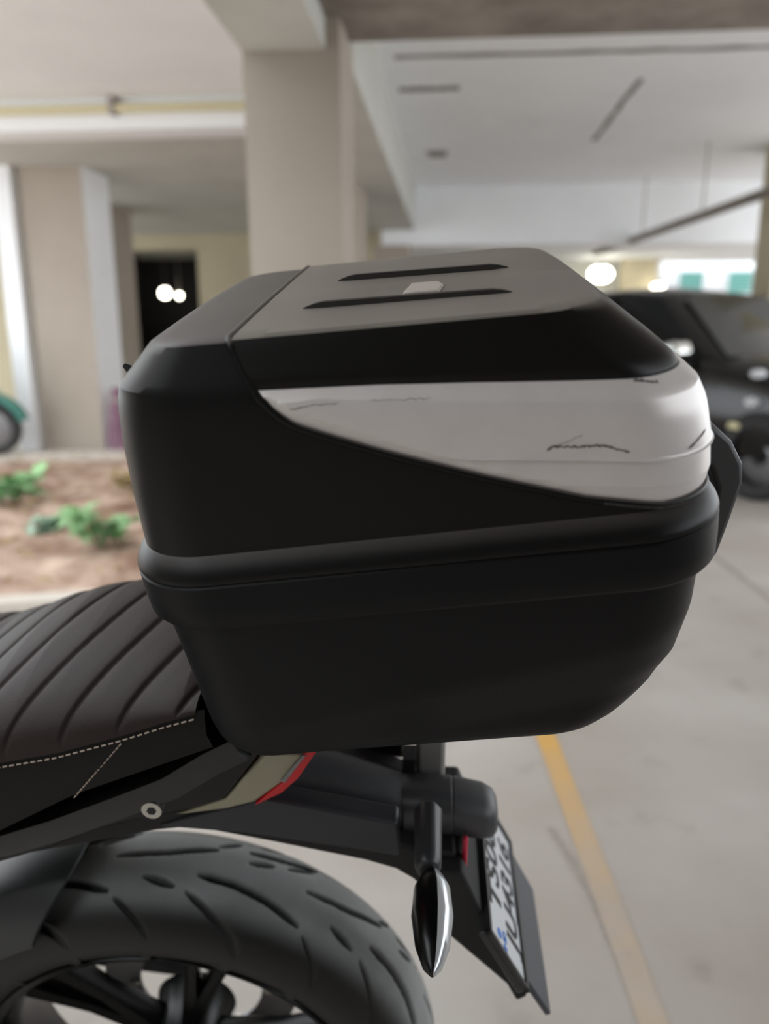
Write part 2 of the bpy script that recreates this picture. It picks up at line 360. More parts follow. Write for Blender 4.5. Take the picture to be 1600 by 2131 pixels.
# lamps
def lamp(loc, r, label, sx=1.0, group=None):
    ztop = 2.30 if loc[0] > 0 else 2.52
    l = thing('bulkhead_lamp', label, 'lamp', BR @ Matrix.Translation(loc), group)
    rings = []
    for i in range(1, 8):
        a = math.pi * i / 8
        rings.append([(sx * r * math.sin(a) * math.cos(2 * math.pi * k / 16), r * 0.7 * math.sin(a) * math.sin(2 * math.pi * k / 16), r * math.cos(a)) for k in range(16)])
    MB().loft(rings).build('globe', M['lamp'], l)
    MB().lathe([(-0.0, r * 0.5), (0.05, r * 0.5), (0.05, 0.01)], 'Z', 16, (0, 0, r * 0.85)).build('base', M['conduit_dark'], l)
    MB().tube([(0, 0, r * 0.85), (0, 0, ztop - loc[2])], 0.012, 8).build('drop_rod', M['conduit_dark'], l)
    return l
lamp((2.50, 13.9, 2.03), 0.13, 'wide glowing lamp just right of the luggage box top, far back', 1.5)
lamp((3.47, 13.9, 1.77), 0.115, 'round glowing lamp above the roof of the black car')
lamp((-5.60, 15.2, 1.80), 0.10, 'bright round lamp inside the dark opening at left')
lamp((-5.42, 15.5, 1.76), 0.055, 'smaller dimmer lamp right beside the bright one in the dark opening')

# garden bed
BED = [(-5.2, 2.32), (-0.60, 3.36), (-0.60, 7.0), (-5.2, 6.37)]
nx, ny = 60, 30; v = []; f = []
for j in range(ny + 1):
    for i in range(nx + 1):
        s_, t_ = i / nx, j / ny
        a = Vector(BED[0]).lerp(Vector(BED[1]), s_); b = Vector(BED[3]).lerp(Vector(BED[2]), s_); p = a.lerp(b, t_)
        e = min(s_, 1 - s_, t_, 1 - t_)
        v.append((p.x, p.y, 0.012 + min(1, e * 12) * (0.03 + 0.035 * math.sin(p.x * 5.1 + 2 * math.sin(p.y * 3)) * math.cos(p.y * 4.3) + random.uniform(0, 0.03))))
for j in range(ny):
    for i in range(nx): f.append((j * (nx + 1) + i, j * (nx + 1) + i + 1, (j + 1) * (nx + 1) + i + 1, (j + 1) * (nx + 1) + i))
bed = obj('garden_soil', v, f, M['soil'], sharp=180); bed['kind'] = 'structure'
def kerb(p, q, w, h, name):
    p, q = Vector(p), Vector(q); d = (q - p).normalized(); a = Vector((d.y, -d.x)) * w
    vs = [(p.x, p.y, 0), (q.x, q.y, 0), (q.x + a.x, q.y + a.y, 0), (p.x + a.x, p.y + a.y, 0)]
    return struct(MB().add(vs + [(x, y, h) for x, y, _ in vs], [(0, 1, 2, 3), (4, 5, 6, 7), (0, 1, 5, 4), (1, 2, 6, 5), (2, 3, 7, 6), (3, 0, 4, 7)]).build(name, M['kerb'], smooth=False, bevel=0.006))
kerb(BED[0], BED[1], 0.10, 0.05, 'trim_2')
kerb(BED[2], BED[3], 0.35, 0.06, 'trim_3')

# low plants: each its own thing with a stem and a bunch of leaves
def plant(loc, h, r, n, lm, label, seed, group=None):
    rnd = random.Random(seed)
    p = thing('garden_plant', label, 'plant', Matrix.Translation(loc), group)
    mb = MB(); lb = MB()
    for s_ in range(5):
        a = rnd.uniform(0, 6.28); rr = r * rnd.uniform(0.2, 0.7); top = Vector((rr * math.cos(a), rr * math.sin(a), h * rnd.uniform(0.6, 1)))
        mb.tube([(0, 0, -0.03), top * 0.5 + Vector((0, 0, h * 0.1)), top], [0.006, 0.005, 0.003], 5)
        for k in range(n // 5):
            base = top * rnd.uniform(0.35, 1.0) + Vector((0, 0, 0.01)); aa = rnd.uniform(0, 6.28); L = r * rnd.uniform(0.3, 0.55); W_ = L * 0.3; el = rnd.uniform(-0.2, 0.8)
            d = Vector((math.cos(aa) * math.cos(el), math.sin(aa) * math.cos(el), math.sin(el))); sd = Vector((-math.sin(aa), math.cos(aa), 0)) * W_
            q = [base, base + d * L * 0.45 + sd + Vector((0, 0, 0.006)), base + d * L - Vector((0, 0, L * 0.15)), base + d * L * 0.45 - sd + Vector((0, 0, 0.006)), base + d * L * 0.5 - Vector((0, 0, 0.004))]
            lb.add(q, [(0, 1, 4), (1, 2, 4), (2, 3, 4), (3, 0, 4)])
    mb.build('stem', M['stem'], p); lb.build('foliage', lm, p, smooth=False, kind='stuff')
    return p
plant((-2.42, 4.85, 0.03), 0.22, 0.34, 90, M['leafa'], 'bright green bushy plant at the left frame edge of the soil bed', 1)
plant((-1.44, 3.78, 0.03), 0.30, 0.26, 90, M['leafa'], 'green plant nearest the luggage box, tallest in the soil bed', 2)
plant((-1.25, 4.25, 0.03), 0.24, 0.28, 80, M['leafb'], 'blue green leafy plant right behind the tallest green plant', 3)
plant((-1.85, 4.15, 0.03), 0.10, 0.22, 50, M['leafb'], 'low pale blue green plant in the middle of the bed', 4)
plant((-2.35, 4.05, 0.03), 0.10, 0.18, 40, M['leafa'], 'small green sprout at the left of the bed, nearer than the bushy plant', 5)
plant((-1.75, 5.3, 0.03), 0.12, 0.3, 50, M['leafc'], 'dry straw coloured plant at the back of the soil bed', 6)
plant((-3.2, 5.4, 0.03), 0.2, 0.35, 70, M['leafa'], 'green plant at the far left rear of the soil bed', 8)
# leaf litter nobody could count
lb = MB(); rnd = random.Random(3)
for k in range(700):
    s_, t_ = rnd.random(), rnd.random(); a = Vector(BED[0]).lerp(Vector(BED[1]), s_); b = Vector(BED[3]).lerp(Vector(BED[2]), s_); p = a.lerp(b, t_)
    z = 0.075 + rnd.uniform(0, 0.03); an = rnd.uniform(0, 6.28); L = rnd.uniform(0.02, 0.06)
    c_, s2 = math.cos(an) * L, math.sin(an) * L
    lb.add([(p.x - c_, p.y - s2, z), (p.x + s2 * .4, p.y - c_ * .4, z + 0.01), (p.x + c_, p.y + s2, z), (p.x - s2 * .4, p.y + c_ * .4, z + 0.01)], [(0, 1, 2, 3)])
lb.build('leaf_litter', M['leafc'], bed, smooth=False, kind='stuff')

# cloth bundle beside the left column, scooter at the frame edge
rings = []
for i in range(9):
    z = 0.62 * i / 8; r = 0.11 * (1 - 0.55 * (i / 8) ** 2)
    rings.append([(r * (1 + 0.15 * math.sin(3 * k + i)) * math.cos(2 * math.pi * k / 14), r * (1 + 0.15 * math.cos(2 * k + i)) * math.sin(2 * math.pi * k / 14), z) for k in range(14)])
t = thing('cloth_bundle', 'purplish cloth bundle standing beside the far left column, by the box edge', 'bundle', Matrix.Translation((-2.46, 7.15, 0)))
MB().loft(rings).build('cloth', M['cloth'], t)
MB().lathe([(0.50, 0.08), (0.515, 0.09), (0.53, 0.08)], 'Z', 14, closed_prof=True).build('tie', M['conduit_dark'], t)

sc = thing('parked_scooter', 'teal scooter cut off by the left frame edge, in front of the white pier', 'scooter', Matrix.Translation((-4.05, 6.66, 0.061)) @ Matrix.Rotation(R(7.8), 4, 'Z'))
for x in (-0.6, 0.62):
    MB().lathe([(-0.05, 0.16), (-0.05, 0.21), (-0.02, 0.235), (0.02, 0.235), (0.05, 0.21), (0.05, 0.16)], 'Y', 28, (x, 0, 0.235), closed_prof=True).build('tyre', M['tyre'], sc)
    MB().lathe([(-0.04, 0.0), (-0.045, 0.05), (-0.03, 0.162), (0.03, 0.162), (0.045, 0.05), (0.04, 0.0)], 'Y', 28, (x, 0, 0.235)).build('rim', M['alum'], sc)
MB().prism([(-0.85, 0.5), (-0.8, 0.72), (-0.1, 0.68), (-0.02, 0.35), (0.25, 0.28), (0.25, 0.22), (-0.2, 0.22), (-0.35, 0.42)], -0.14, 0.14).build('body', M['scooter'], sc, bevel=0.02)
MB().prism([(0.25, 0.25), (0.47, 0.95), (0.53, 0.95), (0.66, 0.5), (0.45, 0.42), (0.30, 0.25)], -0.17, 0.17).build('leg_shield', M['scooter'], sc, bevel=0.02)
MB().prism([(-0.85, 0.72), (-0.78, 0.82), (-0.4, 0.78), (-0.08, 0.8), (-0.1, 0.68)], -0.13, 0.13).build('seat', M['matte'], sc, bevel=0.02)
MB().tube([(0.42, -0.33, 1.02), (0.48, -0.1, 0.98), (0.48, 0.1, 0.98), (0.42, 0.33, 1.02)], 0.016).build('handlebar', M['matte'], sc)
fl = []
for i in range(13):
    a = R(15 + 140 * i / 12); fl.append([(.62 + r * math.cos(a), y, .235 + r * math.sin(a)) for y, r in ((-.085, .25), (-.06, .30), (0, .32), (.06, .30), (.085, .25), (0, .29))])
MB().loft(fl).build('front_fender', M['scooter'], sc)
MB().tube([(0.48, 0, 0.9), (0.62, 0, 0.24)], 0.025).build('fork', M['alum'], sc)

# ------------------------------------------------------------------ the parked black car (front towards the viewer's right)
hd = Vector((0.4848, -0.8746, 0)); lf = Vector((-hd.y, hd.x, 0))
fc = Vector((3.62, 4.96, 0))
CM = Matrix.Translation(fc - hd * 1.95) @ Matrix(((hd.x, lf.x, 0, 0), (hd.y, lf.y, 0, 0), (0, 0, 1, 0), (0, 0, 0, 1)))
car = thing('parked_car', 'black hatchback car parked at right beyond the luggage box', 'car', CM)
st = [(-1.95, .60, .30, .85, .80), (-1.85, .76, .22, .98, .90), (-1.2, .83, .20, 1.0, .93), (-.2, .84, .19, .98, .93), (.7, .83, .19, .96, .92), (1.1, .82, .19, .94, .86), (1.55, .79, .20, .84, .78), (1.82, .72, .22, .74, .68), (1.95, .58, .28, .64, .60)]
rings = []
for x, w, zb, zt, zs in st:
    rings.append([(x, -w * .9, zb), (x, -w * .98, zb + .10), (x, -w, .50), (x, -w * .985, zs - .08), (x, -w * .93, zs), (x, -w * .6, zt), (x, 0, zt + .015),
                  (x, w * .6, zt), (x, w * .93, zs), (x, w * .985, zs - .08), (x, w, .50), (x, w * .98, zb + .10), (x, w * .9, zb)])
MB().loft(rings).build('body', M['carpaint'], car, sharp=50)
gh = [(-1.78, .66, .62, 0.93, .95), (-1.5, .74, .58, .94, 1.38), (-1.1, .77, .58, .95, 1.455), (-.3, .78, .60, .94, 1.48), (.15, .78, .57, .92, 1.43), (.85, .76, .70, .90, .93)]
rings = [[(x, -wb, zb), (x, -(wb + wt) / 2 - .03, (zb + zt) / 2), (x, -wt, zt - .03), (x, -wt * .7, zt), (x, 0, zt + .02), (x, wt * .7, zt), (x, wt, zt - .03), (x, (wb + wt) / 2 + .03, (zb + zt) / 2), (x, wb, zb)] for x, wb, wt, zb, zt in gh]
MB().loft(rings).build('cabin', M['carpaint'], car, sharp=50)
# glazing panes standing 5 mm proud of the cabin
def pane(pts, name, n):
    d = Vector(n).normalized() * 0.006
    a = [Vector(p) + d for p in pts]; b = [p - d * 0.8 for p in a]; k = len(a)
    MB().add(a + b, [tuple(range(k)), tuple(range(2 * k - 1, k - 1, -1))] + [(i, (i + 1) % k, k + (i + 1) % k, k + i) for i in range(k)]).build(name, M['carglass'], car, smooth=False)
pane([(.80, -.68, .955), (.80, .68, .955), (.20, .50, 1.415), (.20, -.50, 1.415)], 'windshield', (.6, 0, .8))
for s_ in (-1, 1):
    pane([(.62, s_ * .782, .97), (-.25, s_ * .79, .98), (-.25, s_ * .645, 1.42), (.12, s_ * .625, 1.38)], 'side_window', (0, s_, .25))
    pane([(-.33, s_ * .79, .98), (-1.15, s_ * .78, .99), (-1.05, s_ * .625, 1.40), (-.33, s_ * .645, 1.42)], 'side_window', (0, s_, .25))
    mb = MB(); mb.prism([(.50, .93), (.50, 1.05), (.62, 1.07), (.66, .98), (.62, .93)], s_ * .86, s_ * 1.04)
    mr = mb.build('door_mirror', M['chrome'], car, bevel=0.025)
    MB().tube([(.58, s_ * .74, .94), (.58, s_ * .90, .97)], 0.022).build('mirror_arm', M['carplastic'], mr)
    MB().loft([[(1.55 + .36 * t - .0, s_ * (.795 - .24 * t * t), .70 - .03 * t), (1.57 + .36 * t, s_ * (.80 - .24 * t * t), .60 - .02 * t), (1.50 + .36 * t, s_ * (.70 - .24 * t * t), .60), (1.50 + .36 * t, s_ * (.70 - .24 * t * t), .72)] for t in (0, .5, 1)]).build('headlamp', M['carlens'], car)
    MB().lathe([(0, 0.0), (0.0, .045), (-.02, .05), (-.05, .05)], 'Y', 20, (0, 0, 0)).build('fog_lamp', M['carlens'], car).matrix_local = Matrix.Translation((1.90, s_ * .56, .40)) @ Matrix.Rotation(R(-90), 4, 'Z')
    for x in (-1.25, 1.22):
        wh = MB().lathe([(-.09, .20), (-.095, .27), (-.07, .305), (.07, .305), (.095, .27), (.09, .20)], 'Y', 36, (x, s_ * .76, .305), closed_prof=True).build('tyre', M['tyre'], car)
        MB().lathe([(0.01, 0.0), (0.02, .05), (-.01, .07), (0.01, .19), (.03, .205)], 'Y', 36, (x, s_ * .79, .305)).build('rim', M['alum'], wh)
mb = MB()
MB().prism([(1.90, .24), (2.0, .26), (2.0, .34), (1.92, .36)], -.58, .58).build('bumper_lip', M['alum'], car, bevel=0.01)
for k in range(4): MB().prism([(1.955, .50 + k * .035), (1.975, .50 + k * .035), (1.975, .52 + k * .035), (1.955, .52 + k * .035)], -.4, .4).build('grille_slat', M['chrome'], car, smooth=False)
MB().box(1.965, 1.985, -.25, .25, .40, .49).build('number_plate', M['plate'], car, smooth=False)
for s_ in (-1, 1): MB().tube([(.35, s_ * .85, .84), (.22, s_ * .86, .845)], 0.014).build('door_handle', M['chrome'], car)

M['amber'] = mat('pale_amber_lens', (240, 232, 186), 0.3)
MB().box(.99, 1.08, -.86, -.815, .475, .52).build('side_marker', M['amber'], car, bevel=.008, label='pale amber side marker')
for x, z in ((1.16, .86), (1.14, .67)):
    MB().loft([[(x + .05 * c_, y, z + .03 * d_) for c_, d_ in ((1, 0), (.7, .7), (0, 1), (-.7, .7), (-1, 0), (-.7, -.7), (0, -1), (.7, -.7))] for y in (-.80, -.845)]).build('painted_glint', M['plate'], car)  # white discs painted in for lamp reflections on the wing
# ------------------------------------------------------------------ motorcycle frame of reference: u rearwards, v to its right side, w up; it leans on its stand
L_, YAW = R(11), R(3)
nn = Vector((math.sin(YAW), math.cos(YAW), 0)); zz = Vector((0, 0, 1))
UU = Vector((math.cos(YAW), -math.sin(YAW), 0)); VV = nn * math.cos(L_) + zz * math.sin(L_); WW = -nn * math.sin(L_) + zz * math.cos(L_)
SC = 0.86
BM = Matrix.Translation((0, 0.8084, 0.141)) @ Matrix(((UU.x, VV.x, WW.x, 0), (UU.y, VV.y, WW.y, 0), (UU.z, VV.z, WW.z, 0), (0, 0, 0, 1))) @ Matrix.Scale(SC, 4)
bike = thing('motorcycle', 'black motorcycle with ribbed seat and khaki tail panel under the luggage box', 'motorcycle', BM)

# tyre with cut tread grooves
WU, WWc, RT, TS = -.287, .195, .362, 1.01
prof = [(0, 0), (.02, .002), (.04, .010), (.055, .02), (.068, .035), (.076, .052), (.078, .07), (.074, .087), (.066, .1)]
full = [(-v_, d) for v_, d in prof[::-1]] + prof[1:]
def cross(tt):
    i = min(int(tt), 15); fr = tt - i
    # smooth (Catmull) interpolation of the section
    p = [full[max(0, min(16, i + k))] for k in (-1, 0, 1, 2)]
    def cr(a, b, c, d): return 0.5 * (2 * b + (c - a) * fr + (2 * a - 5 * b + 4 * c - d) * fr * fr + (3 * b - a - 3 * c + d) * fr ** 3)
    return cr(*[q[0] for q in p]) * TS, cr(*[q[1] for q in p]) * TS
GR = [([(1.706, 7.87), (1.526, 8.13), (1.358, 8.87)], 1.0), ([(1.397, 6.93), (1.273, 6.8), (1.147, 6.47), (1.012, 5.87)], 1.5), ([(1.583, 6.6), (1.478, 6.2)], 1.5),
      ([(1.424, 5.93), (1.327, 4.93), (1.252, 4.13), (1.186, 3.0)], 1.1), ([(1.676, 5.33), (1.604, 4.33), (1.547, 3.2)], .8), ([(1.234, 8.4), (1.15, 8.73)], 1.0), ([(1.09, 9.0), (.988, 9.73)], 1.0), ([(1.355, 9.2), (1.282, 9.93)], 1.0),
      ([(1.24, 9.3), (1.10, 9.6), (.97, 10.2)], 1.4), ([(1.20, 10.4), (1.10, 11.4), (1.0, 13)], 1.0)]
PER = 2 * math.pi / 9
NT, NS = 1800, 180
segs = []
for pts, wd_ in GR:
    for (t0, s0), (t1, s1) in zip(pts, pts[1:]):
        first, last = (t0, s0) == pts[0], (t1, s1) == pts[-1]
        segs.append((t0, cross(s0)[0], t1, cross(s1)[0], wd_, first, last))
sec = [cross(16 * j / NS) for j in range(NS + 1)]
per_cells = NT // 9
depth = [[0.0] * (NS + 1) for _ in range(per_cells)]
for i in range(per_cells):
    th = i * PER / per_cells
    for j in range(NS + 1):
        y = sec[j][0]; best = 0
        for (t0, y0, t1, y1, w_, fi, la) in segs:
            lo, hi = min(t0, t1) - .03, max(t0, t1) + .03
            k0 = math.ceil((lo - th) / PER); 
            for k in (k0, k0 + 1):
                T = th + k * PER
                if T > hi or T < lo: continue
                ax, ay = t0 * RT, y0; bx_, by_ = t1 * RT, y1; px_, py_ = T * RT, y
                dx, dy = bx_ - ax, by_ - ay; q = max(0, min(1, ((px_ - ax) * dx + (py_ - ay) * dy) / (dx * dx + dy * dy)))
                dd = math.hypot(px_ - ax - q * dx, py_ - ay - q * dy); hw = 0.0026 * w_
                if fi and q < .3: hw *= .45 + .55 * q / .3
                if la and q > .7: hw *= .45 + .55 * (1 - q) / .3
                g = max(0, min(1, (hw + 0.0016 - dd) / 0.0026))
                best = max(best, g)
        depth[i][j] = best
v = []; f = []; mi = []
for i in range(NT):
    a = i * 2 * math.pi / NT
    for j in range(NS + 1):
        r = RT - sec[j][1] - 0.006 * depth[i % per_cells][j]
        v.append((WU + r * math.cos(a), sec[j][0], WWc + r * math.sin(a)))
for i in range(NT):
    k = (i + 1) % NT
    for j in range(NS):
        f.append((i * (NS + 1) + j, i * (NS + 1) + j + 1, k * (NS + 1) + j + 1, k * (NS + 1) + j))
        mi.append(1 if depth[i % per_cells][j] + depth[i % per_cells][j + 1] + depth[(i + 1) % per_cells][j] > 1.2 else 0)
wheel = bpy.data.objects.new('rear_wheel', None); C.objects.link(wheel); wheel.parent = bike
ty = obj('tyre', v, f, M['biketyre'], wheel, sharp=179)
at_ = ty.data.attributes.new('groove', 'FLOAT', 'POINT')
at_.data.foreach_set('value', [depth[i % per_cells][j] for i in range(NT) for j in range(NS + 1)])
MB().lathe([(-.072, .262), (-.066, .250), (-.055, .246), (-.03, .236), (.03, .236), (.055, .246), (.066, .250), (.072, .262), (.06, .268), (.03, .25), (-.03, .25), (-.06, .268)], 'Y', 96, (WU, 0, WWc), closed_prof=True).build('rim', M['gloss'], wheel)
MB().lathe([(-.07, .0), (-.07, .035), (-.05, .06), (-.02, .05), (.02, .05), (.05, .06), (.07, .035), (.07, 0)], 'Y', 40, (WU, 0, WWc)).build('hub', M['gloss'], wheel)
for k in range(5):
    for dlt in (-.14, .14):
        a = R(146) + k * 2 * math.pi / 5
        p0 = Vector((WU + .045 * math.cos(a), 0, WWc + .045 * math.sin(a))); p1 = Vector((WU + .242 * math.cos(a + dlt), 0, WWc + .242 * math.sin(a + dlt)))
        d = (p1 - p0).normalized(); n_ = Vector((-d.z, 0, d.x)); rings = []
        for t, hw, hv in ((0, .016, .026), (.5, .011, .018), (1, .016, .024)):
            c_ = p0.lerp(p1, t); rings.append([c_ + n_ * (hw * math.cos(q)) + Vector((0, hv * math.sin(q), 0)) for q in [x * math.pi / 4 for x in range(8)]])
        MB().loft(rings).build('spoke', M['gloss'], wheel)
disc = MB().lathe([(.072, .095), (.072, .150), (.077, .150), (.077, .095)], 'Y', 64, (WU, 0, WWc), closed_prof=True).build('brake_disc', M['alum'], wheel)
for k in range(6):
    a = k * math.pi / 3; MB().tube([(WU + .105 * math.cos(a), .066, WWc + .105 * math.sin(a)), (WU + .105 * math.cos(a), .0825, WWc + .105 * math.sin(a))], .008, 8).build('disc_bolt', M['steel'], wheel)
# axle and swingarm, both arms ahead of the wheel
for s_ in (-1, 1):
    MB().prism([(-.27, .215), (-.30, .225), (-.46, .24), (-.74, .285), (-.74, .225), (-.46, .185), (-.30, .165), (-.27, .175)], s_ * .100, s_ * .118).build('swingarm', M['satin'], bike, bevel=.004) if s_ > 0 else None
MB().prism([(-.27, .212), (-.31, .222), (-.74, .28), (-.74, .23), (-.31, .168), (-.27, .178)], -.118, -.100).build('swingarm', M['satin'], bike, bevel=.004)
MB().tube([(WU, -.125, WWc), (WU, .125, WWc)], .012).build('axle', M['steel'], bike)
mb = MB()
for k in range(46):
    t = k / 45; u = -.30 - .44 * t; w_ = .245 + .055 * t
    mb.box(u - .0045, u + .0045, .121, .133, w_ - .006, w_ + .006)
mb.build('chain', M['steel'], bike, smooth=False, kind='stuff')

def rrect(u, wl, wh, hv, n=6, r=.35):
    cw, h = (wl + wh) / 2, (wh - wl) / 2; pts = []
    for (sx, sy, a0) in ((1, 1, 0), (-1, 1, 90), (-1, -1, 180), (1, -1, 270)):
        for k in range(n):
            a = R(a0 + 90 * k / (n - 1)); rr = min(h, hv) * 2 * r
            pts.append((u, sx * (hv - rr) + rr * math.cos(a), cw + sy * (h - rr) + rr * math.sin(a)))
    return pts
# front half of the machine, ahead of the frame's left edge
FW, FZ = -1.88, .195
fwheel = bpy.data.objects.new('front_wheel', None); C.objects.link(fwheel); fwheel.parent = bike
MB().lathe([(-.045, .262), (-.058, .285), (-.060, .31), (-.050, .335), (-.025, .357), (0, .362), (.025, .357), (.050, .335), (.060, .31), (.058, .285), (.045, .262)], 'Y', 72, (FW, 0, FZ), closed_prof=True).build('tyre', M['tyre'], fwheel)
MB().lathe([(-.045, .268), (-.04, .25), (0, .24), (.04, .25), (.045, .268), (0, .262)], 'Y', 72, (FW, 0, FZ), closed_prof=True).build('rim', M['gloss'], fwheel)
MB().lathe([(-.06, 0), (-.06, .04), (-.02, .05), (.02, .05), (.06, .04), (.06, 0)], 'Y', 32, (FW, 0, FZ)).build('hub', M['gloss'], fwheel)
for k in range(5):
    a = k * 2 * math.pi / 5; MB().tube([(FW + .045 * math.cos(a), 0, FZ + .045 * math.sin(a)), (FW + .245 * math.cos(a), 0, FZ + .245 * math.sin(a))], [.020, .013], 8).build('spoke', M['gloss'], fwheel)
for s_ in (-1, 1):
    MB().tube([(FW, s_ * .095, FZ), (FW + .30, s_ * .095, .98)], .025, 14).build('fork_leg', M['satin'], bike)
    MB().tube([(-1.53, s_ * .02, 1.02), (-1.50, s_ * .18, 1.10), (-1.40, s_ * .44, 1.08)], .014, 10).build('handlebar', M['satin'], bike)
    MB().tube([(-1.435, s_ * .31, 1.092), (-1.392, s_ * .46, 1.079)], .021, 12).build('grip', M['matte'], bike)
    MB().tube([(-1.45, s_ * .10, .86), (-1.05, s_ * .13, .62), (-.74, s_ * .10, .26)], .025, 12).build('frame_tube', M['gloss'], bike)
MB().box(-1.62, -1.50, -.13, .13, .97, 1.01).build('top_clamp', M['satin'], bike, bevel=.01)
MB().lathe([(-.07, .02), (-.07, .085), (-.02, .11), (.04, .115), (.05, .105), (.05, .0)], 'Y', 32, (0, 0, 0)).build('headlamp', M['lens'], bike).matrix_local = Matrix.Translation((-1.72, 0, .86)) @ Matrix.Rotation(R(90), 4, 'Z')
def tank(u, hv, wl, wh): return rrect(u, wl, wh, hv, 6, .42)
MB().loft([tank(-.78, .07, .72, .82), tank(-.86, .10, .68, .90), tank(-1.0, .15, .66, .97), tank(-1.2, .17, .66, 1.0), tank(-1.36, .14, .70, .99), tank(-1.44, .08, .78, .95)]).build('fuel_tank', M['khaki'], bike, sharp=50)
MB().prism([(-.80, .10), (-.84, .42), (-.98, .56), (-1.18, .60), (-1.30, .48), (-1.34, .18), (-1.20, .04), (-.92, .02)], -.15, .15).build('engine', M['matte'], bike, bevel=.02)
MB().lathe([(0, 0), (0, .10), (.02, .11), (.03, .09), (.03, 0)], 'Y', 32, (-1.02, -.18, .24)).build('clutch_cover', M['alum'], bike)
MB().tube([(-1.25, .10, .44), (-1.42, .12, .30), (-1.30, .14, .06), (-.95, .17, .04), (-.70, .19, .08)], [.022, .022, .024, .03, .05], 12).build('exhaust', M['satin'], bike)
rings = []
for i in range(19):
    a = R(20 + 130 * i / 18); rings.append([(FW + r * math.cos(a), y, FZ + r * math.sin(a)) for y, r in ((-.072, .36), (-.06, .385), (0, .395), (.06, .385), (.072, .36), (.06, .378), (0, .388), (-.06, .378))])
MB().loft(rings).build('front_mudguard', M['satin'], bike)
MB().tube([(-1.02, -.12, .12), (-1.0, -.30, -.150)], .012, 8).build('side_stand', M['satin'], bike)

# hugger mudguard over the front of the tyre
sect = [(-.090, .330), (-.088, .350), (-.080, .372), (-.062, .390), (-.056, .394), (-.03, .399), (0, .401), (.03, .399), (.056, .394), (.062, .390), (.080, .372), (.088, .350), (.090, .330)]
def hug(off):
    rr = []
    for i in range(33):
        row = []
        for y, r in sect:
            e = 1.765 + .21 * min(1, max(0, (.401 - r) / .07)); a = e + (3.05 - e) * i / 32
            row.append((WU + (r - off) * math.cos(a), y * (1 - off * 3), WWc + (r - off) * math.sin(a)))
        rr.append(row)
    return rr
A, B = hug(0), hug(.004); rings = [a + b[::-1] for a, b in zip(A, B)]
MB().loft(rings).build('rear_mudguard', M['satin'], bike, sharp=28)

# seat: ribbed pillion, with dark side band and stitching
ST = [(-.80, .80), (-.5, .815), (-.42, .825), (-.354, .838), (-.295, .852), (-.231, .874), (-.183, .893), (-.149, .905)]
TP = [(-.80, .83), (-.60, .825), (-.5, .838), (-.46, .848), (-.42, .868), (-.38, .888), (-.34, .902), (-.30, .910), (-.25, .916), (-.17, .922), (-.14, .915)]
BT = [(-.80, .68), (-.5, .69), (-.384, .735), (-.292, .79), (-.131, .862)]
def seat_pt(u, s):   # s in -1..1 over the padded top
    ws, wt = interp(u, ST), interp(u, TP)
    ph = abs(s); hw = .146
    y = hw * math.sin(ph * math.pi / 2) ** .95 * (1 if s > 0 else -1)
    c_ = math.cos(ph * math.pi / 2)
    w_ = ws + (wt - ws) * (c_ ** .75 if c_ > 0 else 0)
    return y, w_
NU, NSs = 760, 70; v = []; f = []
U0, U1 = -.80, -.1545
for i in range(NU + 1):
    u = U0 + (U1 - U0) * i / NU
    for j in range(NSs + 1):
        s = -1 + 2 * j / NSs
        y, w_ = seat_pt(u, s)
        ug = u - .30 * y - .9 * y * abs(y) * (1 if y < 0 else 0) + .0
        k = round((ug + .282) / .0575); du = ug + .282 - k * .0575
        fade = max(0, min(1, (1 - abs(s)) / .16))
        g = (math.exp(-(du / .0028) ** 2) * .0034 + math.exp(-(du / .011) ** 2) * .0014) * fade
        y2 = y * (1 - g * 2)
        v.append((u, y2, w_ - g))
for i in range(NU):
    for j in range(NSs): f.append((i * (NSs + 1) + j, i * (NSs + 1) + j + 1, (i + 1) * (NSs + 1) + j + 1, (i + 1) * (NSs + 1) + j))
n0 = NU * (NSs + 1); f.append(tuple(range(n0, n0 + NSs + 1)))
seat = obj('seat', v, f, M['seat'], bike, sharp=60)
for s_ in (-1, 1):
    v = []; f = []
    for i in range(121):
        u = U0 + (U1 + .008 - U0) * i / 120; ws, wb = interp(u, ST), interp(u, BT); hw = .146
        row = [(u, s_ * (hw - .002), ws + .002), (u, s_ * (hw + .001), ws - .006), (u, s_ * (hw + .001), (ws + wb) / 2), (u, s_ * (hw - .012), wb), (u, s_ * (hw - .06), wb)]
        v += row
    for i in range(120):
        for j in range(4): f.append((i * 5 + j, i * 5 + j + 1, i * 5 + 6 + j, i * 5 + 5 + j))
    obj('seat_side', v, f, M['seatside'], bike, sharp=50)
    mb = MB(); u = -.60
    while u < -.157:
        w0, w1 = interp(u, ST) - .004, interp(u + .0045, ST) - .004
        mb.tube([(u, s_ * .1475, w0), (u + .0045, s_ * .1475, w1)], .0009, 5); u += .0072
    for k in range(16):
        t = k / 16; p = Vector((-.228, s_ * .1478, .868)).lerp(Vector((-.288, s_ * .1445, .795)), t); q = Vector((-.228, s_ * .1478, .868)).lerp(Vector((-.288, s_ * .1445, .795)), t + .04)
        mb.tube([p, q], .0008, 5)
    mb.build('stitching', M['thread'], bike, kind='stuff')

